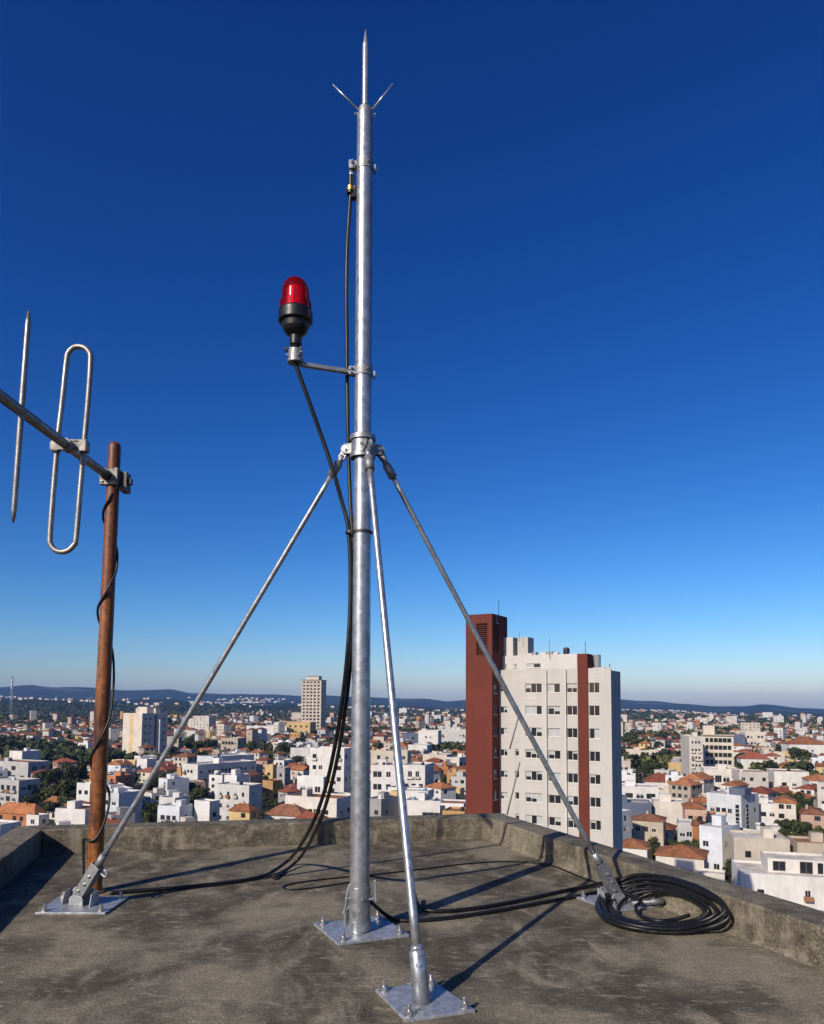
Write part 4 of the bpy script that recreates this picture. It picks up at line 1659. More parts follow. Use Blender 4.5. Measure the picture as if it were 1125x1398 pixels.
B('white flat-topped house with a wide dark garage mouth above the low white terrace house', 216, 238, 258, 1092, 1126, 'white', 22, fh=7, cols=2, ww=3.0, wh=2.6, prob=1, **HO)
B('yellow house with a clay roof at the parapet below the plain white cube', 312, 340, 352, 1108, 1146, 'yellow', 24, roof='hip', rh=2.2, **HO)
B('long plain white hall in the middle distance, left of the yellow block', 336, 401.5, 403, 994.5, 1010, 'white', 8, side=26, fh=7, cols=9, prob=.35, wh=2)
B('yellow block of flats beside the long plain white hall', 391, 423, 440, 988, 1011, 'yellow', 14, side=20, fh=6.5, cols=4, ww=3, wh=2.4)
B('slim pale high-rise with close rows of windows, standing alone on the horizon', 410.5, 437.5, 441.5, 931, 1013, 'cream', 10, cat='tower', name='high_rise', wm=WM[4], D=950, fh=4.3, cols=5, ww=2.9, wh=2.5, prob=1, scols=1, side=22, extras=False, wins=True)
B('grey-beige block with rows of large openings behind the dark round trees', 301, 324, 336, 1008, 1036, 'beige', 22, fh=6, cols=5, ww=2.4, wh=2.6, prob=1, scols=3)
B('big white block of flats behind the hanging cables, with a shaded blue end', 421.5, 469, 481, 1024, 1100, 'white', 20, fh=5.2, cols=5, ww=2.0, wh=1.9, prob=.55, scols=3, sprob=.6, extras=True)
B('white wing with square dark windows in front of the big white block behind the cables', 405, 441, 446, 1063, 1107, 'white', 20, fh=6, cols=3, ww=2.6, wh=2.6, prob=.8)
B('long low white building with small windows at the parapet, left of the mast', 388, 459, 482, 1093, 1140, 'warm white', 24, fh=8, cols=9, ww=1.7, wh=1.6, prob=.75, deck='deck clay')
B('white bare wall behind the big white block of flats', 396, 422, 440, 1022, 1044, 'white', 18, fh=9, cols=1, prob=0, **HO)
B('house under a broad brown tiled roof, left of the long low white building', 360, 412, 425, 1114, 1142, 'white', 14, roof='hip', tile='r brown', rh=3.2, **HO)
B('narrow yellow house with a clay roof terrace, right of the long white institute', 361, 372, 378, 1046, 1076, 'yellow', 22, fh=5.5, deck='deck clay', **HO)
B('orange house with a yellow front below the narrow yellow house', 358, 372, 386, 1068, 1092, 'ochre', 25, fh=6, deck='deck clay', **HO)
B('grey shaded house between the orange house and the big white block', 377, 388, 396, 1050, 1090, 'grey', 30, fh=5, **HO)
B('pink house with a red tiled roof above the narrow yellow house', 350, 364, 372, 1038, 1060, 'pink', 22, roof='hip', tile='r red', **HO)
# --- between mast and tower
B('wide white block of flats with dark window bays, between the mast and the front strut', 506, 542, 546, 1047, 1098, 'white', 10, side=14, holes_f=None, fh=5.2, cols=5, ww=2.0, wh=2.6, prob=.85)
B('wide white block of flats with dark window bays, just right of the front strut', 549, 580, 592, 1047, 1098, 'white', 14, fh=5.2, cols=5, ww=2.0, wh=2.8, prob=.85, scols=3)
B('beige block of flats behind the wide white blocks', 506, 556, 561, 1027, 1064, 'cream', 12, fh=6, cols=8, ww=2.2, wh=2.4, prob=.7, deck='deck clay')
B('white cube of offices above the roofs between front strut and brown shaft', 571, 598, 601, 998, 1030, 'white', 12, side=18, fh=7, cols=4, ww=1.8, wh=1.8, prob=.6)
B('blue-grey glazed block left of the white cube of offices', 550, 571, 573, 1002, 1026, 'slate blue', 10, side=16, fh=6, cols=5, ww=2.8, wh=2.4, prob=.9)
B('plain low white hall in front of the white cube of offices', 557, 583, 590, 1018, 1036, 'white', 14, fh=9, prob=0)
B('long white building touching the brown shaft, above a dark tree', 597, 636, 640, 996, 1024, 'white', 8, side=16, fh=7, cols=9, ww=2, wh=2, prob=.4)
B('stepped white house near the parapet, right of the front strut', 545, 584, 592, 1083, 1132, 'white', 14, fh=6, cols=4, ww=1.6, prob=.5, **HO)
B('white house with one big dark window above the parapet, right of the front strut', 553, 590, 594, 1096, 1138, 'white', 12, side=10, holes_f=[(14.5 * .42, 14.5 * .86, 3.2, 7.6), (1.2, 2.6, 3.4, 5.6)], **HO)
B('shaded grey house at the parapet just right of the mast', 500, 520, 524, 1094, 1138, 'grey', 30, fh=6, cols=2, **HO)
B('white low house with a red roof edge at the parapet beside the brown shaft', 591, 633, 640, 1100, 1138, 'white', 14, fh=8, cols=4, ww=2.4, wh=2, prob=.7, deck='deck clay', **HO)
B('yellow house with grey windows left of the brown shaft', 615, 628, 634, 1079, 1114, 'yellow', 22, fh=6, cols=2, deck='deck clay', **HO)
B('ochre house with a dark flat roof, touching the brown shaft', 610, 634, 644, 1057, 1086, 'ochre', 18, fh=7, cols=3, **HO)
B('brick-orange house between two green trees, left of the brown shaft', 590, 612, 618, 1048, 1072, 'brick orange', 18, fh=7, cols=2, ww=2.4, **HO)
B('beige house with strip windows below the white cube of offices', 577, 610, 618, 1032, 1056, 'cream', 18, fh=8, cols=4, ww=4, prob=.6, **HO)
B('pale house with two dark loggias behind the orange house', 610, 627, 640, 1036, 1060, 'warm white', 24, fh=7, cols=2, ww=4, wh=2.6, **HO)
# --- right of the tower
B('white office building with a long dark ribbon window, right of the brown and white tower', 834, 900, 913, 1077, 1110, 'white', 12, side=14, fh=6.6, cols=12, ww=3.4, wh=2.2, prob=1, scols=1)
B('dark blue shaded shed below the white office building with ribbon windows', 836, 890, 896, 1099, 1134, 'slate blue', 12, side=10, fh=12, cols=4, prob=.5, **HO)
B('long pale hall behind the white office building', 855, 899, 905, 1026, 1046, 'cream', 14, fh=9, cols=6, prob=.2)
B('cream house beside the right edge of the brown and white tower', 843, 861, 866, 1040, 1066, 'cream', 18, fh=6, cols=2, deck='deck clay', **HO)
B('white house front above the white office building with ribbon windows', 846, 868, 876, 1060, 1086, 'white', 18, fh=7, cols=3, prob=.5, **HO)
B('bright yellow house with a plain side, left of the balcony tower', 913, 932, 936, 1043, 1072, 'yellow', 22, fh=6.5, cols=2, prob=.4, **HO)
B('long house under a red-brown hipped roof, left of the bright yellow house', 881, 928, 938, 1068, 1084, 'warm white', 14, roof='hip', tile='r red', rh=4.0, fh=8, cols=6, prob=.4, **HO)
B('beige balcony tower with a deep grid of dark loggias and a small rooftop house', 961, 1003, 1010, 1006, 1076, 'cream', 18, cat='tower', name='balcony_tower', fh=4.1, cols=6, ww=2.0, wh=2.4, prob=1, scols=2, side=16, wm=WM[4])
B('plain pale wing with small square windows joined to the balcony tower', 942, 961, 966, 1007, 1080, 'warm white', 8, side=20, fh=4.1, cols=3, ww=1.0, wh=1.3, prob=.9, wm=WM[4])
B('second tall pale block with a dark shaded flank, behind the balcony tower', 1018, 1045, 1048, 1000, 1026, 'cream', 10, side=20, fh=6, cols=5, ww=2.4, wh=2.6, prob=.6)
B('dark slate box standing in for the shaded flank of the second tall pale block', 1000, 1018, 1022, 1004, 1026, 'slate blue', 10, side=20, fh=10, prob=.1, cols=1)  # separate dark-coloured box acts as the neighbouring block's shaded flank
B('white podium building in front of the balcony tower', 962, 1012, 1022, 1052, 1090, 'warm white', 14, fh=9, cols=4, ww=3, wh=3.4, prob=.5)
B('white flats with three rows of dark windows, right of the balcony tower', 1010, 1050, 1056, 1056, 1096, 'warm white', 10, side=14, fh=5.2, cols=6, ww=1.7, wh=1.8, prob=.9, deck='deck clay')
B('long white building with an orange roof edge, at the right edge', 1058, 1106, 1130, 1056, 1096, 'white', 14, side=16, fh=6.5, cols=6, ww=2.2, prob=.6, deck='deck clay')
B('white house with a tiled roof at the right edge below the long white building', 1106, 1140, 1150, 1066, 1104, 'white', 14, side=12, roof='hip', fh=6, **HO)
B('long pale hall with an orange roof far right, beside the tall round tree', 1078, 1135, 1140, 1017, 1040, 'white', 8, side=18, fh=9, cols=8, prob=.3, tile='r orange', roof='hip', rh=4)
B('beige hall above the white flats with three rows', 1044, 1072, 1080, 1029, 1048, 'cream', 12, fh=8, cols=4, prob=.3)
B('white terrace with red tiled roofs right of the balcony tower', 1012, 1052, 1060, 1036, 1060, 'white', 12, roof='hip', tile='r red', rh=4, fh=8, cols=5, prob=.4)
B('cool white modern block with tall dark stair windows, right of the brown and white tower', 966, 1013, 1037, 1089, 1142, 'cool white', 50, fh=6, cols=5, ww=1.6, wh=1.7, prob=.8, scols=3, sprob=.6)
B('white two-storey annex at the back of the cool white modern block', 1036, 1068, 1074, 1101, 1136, 'white', 16, fh=6, cols=4, prob=.6, **HO)
B('white house with one window left of the cool white modern block', 893, 938, 948, 1098, 1134, 'warm white', 14, fh=9, cols=4, prob=.6)
B('beige house with a peach wall and tiled roof left of the cool white modern block', 936, 964, 972, 1104, 1144, 'pink', 16, roof='hip', fh=5, cols=3, **HO)
B('long beige tenement with a brown tiled roof and small windows, below the white house', 864, 906, 930, 1121, 1160, 'beige', 24, side=9, roof='hip', tile='r brown', fh=4.6, cols=6, ww=1.5, scols=3, prob=.85, sprob=.9, rh=1.6)
B('grey tenement between two brown tiled roofs, below the cool white modern block', 926, 948, 954, 1127, 1166, 'pale grey', 18, side=9, fh=4.5, cols=4, prob=.9, **HO)
B('brick orange gable end beside the blue-white cube-shaped building', 946, 956, 964, 1126, 1168, 'brick orange', 24, side=8, rh=1.2, roof='hip', tile='r brown', fh=5, cols=1, **HO)
B('blue-white cube-shaped building with few windows, right of the grey tenement', 956, 987, 1012, 1134, 1192, 'cool white', 48, fh=7, cols=3, prob=.6, scols=3, sprob=.4)
B('cream block with paired square windows near the lower right', 1003, 1080, 1092, 1150, 1206, 'cream', 14, holes_f=None, fh=5.0, cols=7, ww=1.5, wh=1.7, prob=.55, scols=1)
B('beige building with tall dark openings at the right edge beside the cream block', 1090, 1140, 1150, 1156, 1210, 'beige', 14, side=10, fh=8, cols=5, ww=2.2, wh=4.2, prob=.8, deck='deck clay')
B('white terraced building with a wide dark window strip, nearest at the lower right', 1013, 1160, 1170, 1205, 1262, 'white', 16, side=14, fh=4.6, holes_f=[(3.2, 4.6, 3.6, 6.2), (9.2, 21.0, 1.0, 2.8), (12.5, 13.6, 5.2, 6.6), (16.5, 17.6, 5.2, 6.6)])
B('pale upper storey with dark loggias set back on the white terraced building', 1050, 1170, 1180, 1183, 1244, 'warm white', 16, side=9, D=160.5, holes_f=[(1.0, 3.6, 9.3, 11.4), (6.4, 9.0, 9.0, 11.6), (9.8, 12.4, 9.0, 11.6), (13.2, 15.8, 9.0, 11.6)])
B('house under a large orange tiled roof just past the coil of cable', 896, 962, 986, 1172, 1218, 'warm white', 26, side=11, roof='hip', rh=2.0, fh=7, cols=3, prob=.4, **HO)
B('small house with a mottled orange roof touching the foot of the brown and white tower', 842, 884, 898, 1158, 1200, 'white', 20, side=9, roof='hip', rh=1.5, fh=6, cols=3, prob=.4, **HO)
B('long low white shed roof just over the right parapet', 908, 990, 1004, 1198, 1228, 'warm white', 26, side=5, fh=9, cols=3, prob=.1, deck='deck pale', **HO)
# yellow band of the striped tower and blue glass strip
for rec in ALL:
    nm = rec['name']
    if nm == 'slab_tower':
        W, L, H = rec['hw'] * 2, rec['hl'] * 2, rec['H']
        m = MB(); m.box((-W * .04, -rec['hl'] - .05, H / 2), (W * .17, .1, H - .4)); m.build('yellow_band', 'w yellow', rec['root'])
        m = MB(); m.box((rec['hw'] + .03, L * .03, H / 2), (.06, L * .10, H - 2)); m.build('glass_strip', 'w slate blue', rec['root'])
        m = MB(); m.box((rec['hw'] + .9, L * .16, H / 2 - 2), (1.8, L * .05, H - 4)); m.build('fin', 'w white', rec['root'])
        for xx, yy, w_, l_, h_ in ((-W * .02, 0, W * .5, L * .25, 5), (W * .2, L * .22, W * .3, L * .18, 4), (-W * .3, -L * .1, 2, 2, 4)):
            m = MB(); m.box((xx, yy, H + h_ / 2 + .4), (w_, l_, h_)); m.build('roof_block', 'w cream', rec['root'])
    if nm == 'balcony_tower':
        m = MB(); m.box((-rec['hw'] * .55, 0, rec['H'] + 3), (rec['hw'] * .75, rec['hl'], 6)); m.build('roof_block', 'w cream', rec['root'])
        fl = int(round(rec['H'] / 6.0))
        m = MB(); m.box((0, -rec['hl'] - .4, rec['H'] + .9), (rec['hw'] * 2 + 1, 1.4, .5)); m.build('cornice', 'w beige', rec['root'])
    if nm == 'high_rise':
        W, L, H = rec['hw'] * 2, rec['hl'] * 2, rec['H']
        m = MB(); m.box((0, 0, H + .9), (W + 1.6, L + 1.6, .6)); m.build('cornice', 'frame dark', rec['root'])
        m = MB(); m.box((0, 0, H + 3.4), (W * .62, L * .6, 4.4)); m.build('roof_block', 'w cream', rec['root'])
        m = MB(); m.box((0, 0, H + 5.9), (W * .66, L * .64, .7)); m.build('cornice', 'frame dark', rec['root'])
        for i in range(5):
            m = MB(); m.box((-W / 2 + W * (i + .5) / 5 * 1.0 + W * .1 - W * .0, -L / 2 - .25, H / 2), (.8, .5, H - 1)) if i < 4 else m.box((-W / 2 + .4, -L / 2 - .25, H / 2), (.8, .5, H - 1)); m.build('pilaster', 'w cream', rec['root'])
    if 'cool white modern block' in (rec['root'].get('label') or '')[:30]:
        m = MB(); m.box((rec['hw'] * .1 + 4, -rec['hl'] + 3, rec['H'] + 1.9), (rec['hw'] * .9, 5, 2.4)); m.build('roof_block', 'w slate blue', rec['root'])
        for px_, py_, sx_, sy_ in ((rec['hw'] - 1.4, -rec['hl'] - .03, 1.3, .10), (rec['hw'] + .03, -rec['hl'] * .35, .10, 1.3)):
            m = MB()
            m.box((px_, py_, rec['H'] * .5), (sx_, sy_, rec['H'] * .62))
            for q_ in range(1, 6):
                m.box((px_ + (.03 if sx_ < .5 else 0), py_ - (.03 if sy_ < .5 else 0), rec['H'] * (.19 + .62 * q_ / 6)), (sx_ + .06 * (sx_ > .5), sy_ + .06 * (sy_ > .5), .18), 1)
            m.build('stair_window', ['glass', 'frame'], rec['root'])

# ---------------------------------------------------------------- trees
LEAFM = ['leaf dark', 'leaf mid', 'leaf light']


def crown_mesh(seed, n_leaf, leaf, flat=.85, nl=7):
    r = random.Random(seed)
    m = MB()
    lobes = []
    for i in range(nl):
        a = r.uniform(0, 6.28)
        d = r.uniform(.1, .62)
        lobes.append((Vector((math.cos(a) * d, math.sin(a) * d, r.uniform(-.35, .45) * flat)), r.uniform(.28, .5)))
    lobes.append((Vector((0, 0, .25)), .5))
    for i in range(n_leaf):
        c, q = r.choice(lobes)
        v = Vector((r.gauss(0, 1), r.gauss(0, 1), r.gauss(0, 1))).normalized() * (q * r.random() ** .33 * r.uniform(.85, 1.12))
        v.z *= flat
        p = c + v
        nrm = (v.normalized() + Vector((r.gauss(0, .6), r.gauss(0, .6), r.gauss(0, .6)))).normalized()
        x = nrm.orthogonal().normalized()
        x = Matrix.Rotation(r.uniform(0, 6.28), 3, nrm) @ x
        y = nrm.cross(x)
        s = leaf * r.uniform(.6, 1.4)
        lz = hash((seed, round(c.x * 50))) % 5
        mi = r.choices((0, 1, 2), ((5, 3, 1), (3, 4, 2), (2, 4, 3), (4, 4, 1), (1, 4, 4))[lz])[0]
        m.add([p - x * s - y * s * .6, p + x * s * .8 - y * s * .7, p + x * s + y * s * .6, p - x * s * .7 + y * s * .75], ((0, 1, 2, 3),), mi)
    me = bpy.data.meshes.new('crown')
    me.from_pydata(m.v, [], m.f)
    for kx in LEAFM: me.materials.append(M[kx])
    me.polygons.foreach_set('material_index', m.m)
    me.update()
    return me


CROWN = [crown_mesh(20 + i, 1100, .075, .8 if i != 3 else 1.5, 8) for i in range(5)]


def trunk_mesh():
    m = MB()
    m.tube([(0, 0, -.1), (.02, 0, .35), (-.01, .02, .8), (0, 0, 1.15)], [.085, .065, .05, .03], 8)
    for a in range(5):
        d = Vector((math.cos(a * 1.3), math.sin(a * 1.3), 0))
        m.tube([(0, 0, .55 + .09 * a), d * .2 + Vector((0, 0, .85 + .06 * a)), d * .5 + Vector((0, 0, 1.15 + .05 * a))], [.035, .025, .012], 6)
    me = bpy.data.meshes.new('trunk')
    me.from_pydata(m.v, [], m.f)
    me.materials.append(M['bark'])
    me.update()
    return me


TRUNK = trunk_mesh()
TREES = []


def tree(x, y, h, wd, label=None, kind=None):
    """h: height, wd: crown radius"""
    z = min(ground_z(x, y), ZG + 3) - .2
    root = empty('tree', (x, y, z), rz=rnd.uniform(0, 6.28))
    tag(root, label, 'tree', 'trees among the houses')
    c = bpy.data.objects.new('crown', rnd.choice(CROWN) if kind is None else CROWN[kind])
    COL.objects.link(c)
    c.parent = root
    ch = h * .68
    c.location = (0, 0, h - ch * .5)
    c.scale = (wd, wd * rnd.uniform(.9, 1.1), ch * .62)
    t = bpy.data.objects.new('trunk', TRUNK)
    COL.objects.link(t)
    t.parent = root
    t.scale = (h * .35, h * .35, h * .62)
    pts = [proj((x + sx * wd, y, z + zz)) for sx in (-1, 1) for zz in (0, h)]
    TREES.append(dict(root=root, c=Vector((x, y, z)), rad=wd * .8, box=(min(p[0] for p in pts), min(p[1] for p in pts), max(p[0] for p in pts), max(p[1] for p in pts)), fixed=bool(label)))


def T(u, vt, vb, wpx, kind=None):
    p = gr(u, vb, ZG)
    q = at(u, vt, p.y)
    tree(p.x, p.y, max(3.0, q.z - ZG), wpx / F * p.y * .5, None, kind)


for a in ((50, 1052, 1092, 26), (64, 1047, 1094, 26), (78, 1044, 1088, 28), (95, 1042, 1084, 30), (112, 1044, 1082, 28), (58, 1072, 1108, 28), (74, 1068, 1112, 30), (92, 1060, 1104, 32), (106, 1060, 1098, 26), (40, 1082, 1116, 26),
          (84, 1080, 1122, 28), (66, 1090, 1124, 24), (8, 1106, 1132, 26), (22, 1094, 1120, 22), (18, 1130, 1150, 30), (4, 1128, 1156, 30),
          (98, 1016, 1036, 18), (90, 980, 996, 26), (40, 1000, 1016, 26), (14, 1002, 1022, 26), (66, 998, 1014, 26),
          (158, 1042, 1062, 16), (168, 1050, 1076, 26), (182, 1054, 1078, 24), (215, 1056, 1084, 26), (228, 1050, 1080, 26), (241, 1060, 1082, 22), (250, 1062, 1084, 18), (205, 1062, 1088, 22), (232, 1026, 1042, 16), (262, 1066, 1090, 18), (276, 1072, 1100, 22), (265, 1078, 1104, 22),
          (245, 1006, 1030, 18), (258, 1004, 1032, 24), (272, 1008, 1034, 26), (288, 1006, 1034, 24), (292, 1016, 1038, 16), (296, 984, 998, 16),
          (342, 1008, 1042, 20), (356, 1007, 1044, 24), (368, 1012, 1042, 14), (384, 1010, 1040, 24), (398, 1014, 1040, 22), (410, 1016, 1036, 16), (407, 1030, 1050, 19), (376, 1072, 1096, 9), (384, 1070, 1098, 7, 3), (365, 1085, 1106, 16),
          (363, 1056, 1078, 14), (350, 1066, 1086, 16), (361, 1104, 1132, 18), (192, 1096, 1126, 18), (200, 1102, 1130, 16), (318, 1090, 1118, 12),
          (470, 1004, 1026, 14), (446, 990, 1006, 12), (554, 1012, 1032, 8, 3), (607, 1013, 1034, 17), (622, 1024, 1040, 14), (598, 1062, 1086, 20), (607, 1056, 1080, 16), (603, 1080, 1104, 24), (616, 1084, 1104, 12), (520, 1090, 1114, 10), (545, 1078, 1098, 8),
          (850, 1004, 1026, 22), (864, 1002, 1030, 24), (878, 1006, 1030, 20), (874, 1034, 1052, 14), (884, 1042, 1064, 16), (896, 1038, 1062, 22), (872, 1050, 1074, 18), (865, 1060, 1080, 14), (846, 1120, 1144, 22), (858, 1124, 1150, 24),
          (982, 1060, 1076, 11), (968, 1066, 1078, 8), (1048, 1016, 1034, 18), (1062, 1015, 1034, 22), (1072, 1018, 1036, 14), (1086, 1017, 1052, 22), (1096, 1020, 1052, 20), (1104, 1024, 1050, 14),
          (1064, 1082, 1108, 24), (1078, 1080, 1110, 26), (1092, 1082, 1114, 26), (1104, 1088, 1120, 22), (1070, 1096, 1126, 22), (1086, 1098, 1130, 26), (1100, 1106, 1140, 24), (1062, 1116, 1150, 18), (1076, 1114, 1152, 24), (1090, 1116, 1156, 26), (1104, 1118, 1158, 26), (1068, 1128, 1164, 20), (1084, 1132, 1168, 26), (1100, 1134, 1166, 22), (1118, 1124, 1160, 20), (1120, 1100, 1130, 18),
          (890, 1142, 1170, 22), (898, 1154, 1182, 20), (926, 1146, 1172, 22), (940, 1144, 1176, 24), (954, 1146, 1180, 20), (966, 1152, 1186, 18), (918, 1142, 1168, 18), (906, 1168, 1194, 26), (896, 1160, 1190, 20), (996, 1168, 1214, 16), (1002, 1176, 1222, 18), (1012, 1180, 1224, 20), (990, 1180, 1216, 14),
          (886, 1096, 1118, 12), (1018, 1078, 1092, 9)):
    T(*a)

# ---------------------------------------------------------------- the other houses
PAR = [(-200, 1250), (0, 1145), (25, 1128), (300, 1122), (560, 1116), (663, 1112), (1125, 1255), (1400, 1340)]
sky_ = [min(lerp_tab(PAR, u), 838 if 636 <= u <= 845 else 2000) for u in range(-60, 1186)]


def visible(box):
    a, b = max(-60, int(box[0])), min(1185, int(box[2]) + 1)
    return sum(max(0.0, sky_[u + 60] - box[1]) for u in range(a, b))


def cover(box, inset=0.0):
    a, b = max(-60, int(box[0] + inset)), min(1185, int(box[2] - inset))
    for u in range(a, b):
        sky_[u + 60] = min(sky_[u + 60], box[1] + 1)


def dist(p):
    return math.hypot(p[0], p[1])


fixed = [(q['c'], q) for q in ALL] + [(q['c'], q) for q in TREES]


def clash(x, y, rad):
    for c, q in fixed:
        dx, dy = x - c.x, y - c.y
        rr = q['rad'] + rad
        if dx * dx + dy * dy < rr * rr:
            if 'hw' in q:
                lx = dx * math.cos(q['yaw']) - dy * math.sin(q['yaw'])
                ly = dx * math.sin(q['yaw']) + dy * math.cos(q['yaw'])
                if abs(lx) < q['hw'] + rad * .72 and abs(ly) < q['hl'] + rad * .72: return True
            else:
                return True
    return False


def wood(x, y):
    return noise.noise(Vector((x / 210, y / 210, 9.3))) + .5 * noise.noise(Vector((x / 80, y / 80, 4.1)))


cand = []
rg = random.Random(31)
r_ = 235.0
while r_ < 3000:
    step = 14.0 if r_ < 420 else 14.0 if r_ < 800 else 15.5 if r_ < 1600 else 22
    nn_ = int(r_ * 1.3 / step)
    for i in range(nn_):
        th = -.63 + 1.26 * (i + rg.random() * .7) / nn_
        rr = r_ + rg.uniform(-.3, .3) * step
        cand.append((rr, rr * math.sin(th), rr * math.cos(th)))
    r_ += step
cand.sort()
events = sorted([(dist(q['c']), 0, i) for i, q in enumerate(ALL)] + [(dist(q['c']), 1, i) for i, q in enumerate(TREES)] + [(c[0], 2, i) for i, c in enumerate(cand)])
STY = [('white', 26), ('warm white', 22), ('cool white', 10), ('cream', 18), ('beige', 9), ('yellow', 6), ('ochre', 5), ('pink', 5), ('pale grey', 5), ('grey', 2), ('brick orange', 2)]
names, wts = zip(*STY)
n_ind, n_tree = 0, len(TREES)
far_h, far_t = [], []
MAXH = 296 - sum(1 for q in ALL if q['name'] == 'house')
for d_, kind, i in events:
    if kind < 2:
        q = (ALL if kind == 0 else TREES)[i]
        cover(q['box'], 0 if kind == 0 else 1.5)
        continue
    _, x, y = cand[i]
    wv = wood(x, y)
    thr = .30 if d_ < 900 else .27 if d_ < 1500 else .18 if d_ < 1900 else .02 if d_ < 2300 else -.34
    u, v = proj((x, y, ZG))
    if u < -50 or u > 1175: continue
    if wv > thr or (d_ <= 520 and rg.random() < .16):
        if d_ > 520:
            far_t.append((x, y)); continue
        h = rg.uniform(5, 9)
        wd = rg.uniform(2.6, 4.6)
        if clash(x, y, wd * .7): continue
        p = proj((x, y, ZG + h))
        bx = (u - wd / d_ * F, p[1], u + wd / d_ * F, v)
        if visible(bx) > 30 and n_tree < 290:
            tree(x, y, h, wd); n_tree += 1; cover(TREES[-1]['box'], 2)
        continue
    if d_ > 520 and rg.random() < .12: far_t.append((x, y)); continue
    yaw = R((12, 24, 48, 18)[int(2 + 2 * noise.noise(Vector((x / 150, y / 150, 0)))) % 4] + rg.uniform(-4, 4))
    big = rg.random()
    W = rg.uniform(6.5, 11.5) if big > .12 else rg.uniform(13, 20)
    L = rg.uniform(7, 11)
    flr = rg.choices((1, 2, 3, 4), (3, 5, 3, .6))[0]
    H = 3.1 * flr + .4
    wall = rg.choices(names, wts)[0]
    roof = rg.choices(('flat', 'hip', 'gable'), (5, 4, 2.5))[0]
    rad = math.hypot(W, L) / 2
    if clash(x, y, rad * .86): continue
    p = proj((x, y, ZG + H + 1.5))
    bx = (u - rad * .95 / d_ * F, p[1], u + rad * .95 / d_ * F, v)
    vis = visible(bx)
    if vis < (14 if d_ < 700 else 2): continue
    tile = rg.choices(('r orange', 'r brown', 'r red'), (5, 2, 2))[0]
    deck = rg.choices(('deck grey', 'deck pale', 'deck clay'), (2, 5, 3.5))[0]
    if n_ind < MAXH:
        n_ind += 1
        ex = Vector((math.cos(yaw), -math.sin(yaw), 0)); ey = Vector((math.sin(yaw), math.cos(yaw), 0))
        co = Vector((x, y, 0)) + ex * W / 2 - ey * L / 2
        rec = building((co.x, co.y), yaw, W, L, H, 'w ' + wall, roof, deck, tile=tile, r=rg, prob=.8, sprob=.6, ww=1.7, wh=1.6, cols=max(2, int(W / 3.1)) if d_ < 480 else max(2, int(W / 3.8)), scols=2, balc=rg.random() < .4)
        rec['floors'] = flr
        tag(rec['root'], None, 'house')
        fixed.append((rec['c'], rec))
    else:
        far_h.append((x, y, yaw, W, L, H * (1.0 if rg.random() > .06 else 2.2), wall, roof, tile, deck))
        if d_ < 2200: fixed.append((Vector((x, y, 0)), dict(rad=rad * .8))) if d_ < 900 else None
    cover(bx, 2)

# far town: past counting, one object
fm = {}
mats = []


def mi_(k):
    if k not in fm:
        fm[k] = len(mats); mats.append(k)
    return fm[k]


m = MB()
gk, lk = mi_('glass'), mi_('deck grey')


def far_house(x, y, yaw, W, L, H, wall, roof, tile, deck, z=None):
    z = (min(ground_z(x, y), ZG + 4) if z is None else z) - .4
    rot = Matrix.Rotation(-yaw, 3, 'Z')
    c = Vector((x, y, z))
    P = lambda a, b, h: c + rot @ Vector((a, b, h))
    a, b = W / 2, L / 2
    wk = mi_('w ' + wall)
    v = [P(-a, -b, 0), P(a, -b, 0), P(a, b, 0), P(-a, b, 0), P(-a, -b, H), P(a, -b, H), P(a, b, H), P(-a, b, H)]
    m.add(v, ((0, 1, 5, 4), (1, 2, 6, 5), (2, 3, 7, 6), (3, 0, 4, 7)), wk)
    if roof == 'flat':
        m.add(v[4:], ((0, 1, 2, 3),), mi_(deck))
    else:
        o = .4
        e = [P(-a - o, -b - o, H), P(a + o, -b - o, H), P(a + o, b + o, H), P(-a - o, b + o, H)]
        h2 = H + min(W, L) * .27
        q = max(.1, a - b) if W > L else .1
        s0, s1 = P(-q, 0, h2), P(q, 0, h2)
        m.add(e + [s0, s1], ((0, 1, 5, 4), (2, 3, 4, 5), (1, 2, 5), (3, 0, 4)), mi_(tile))
    d = math.hypot(x, y)
    if d < 2300:
        fl = max(1, int(H / 3.1))
        nc = max(1, int(W / 4))
        for f in range(fl):
            for j in range(nc):
                if rg.random() < .3: continue
                xx = -a + W * (j + .5) / nc
                zz = f * 3.1 + 1.1
                m.quad(P(xx - .65, -b - .03, zz), P(xx + .65, -b - .03, zz), P(xx + .65, -b - .03, zz + 1.4), P(xx - .65, -b - .03, zz + 1.4), gk)
            if rg.random() < .6:
                m.quad(P(a + .03, -.6, f * 3.1 + 1.1), P(a + .03, .7, f * 3.1 + 1.1), P(a + .03, .7, f * 3.1 + 2.4), P(a + .03, -.6, f * 3.1 + 2.4), gk)


for q in far_h:
    far_house(*q)
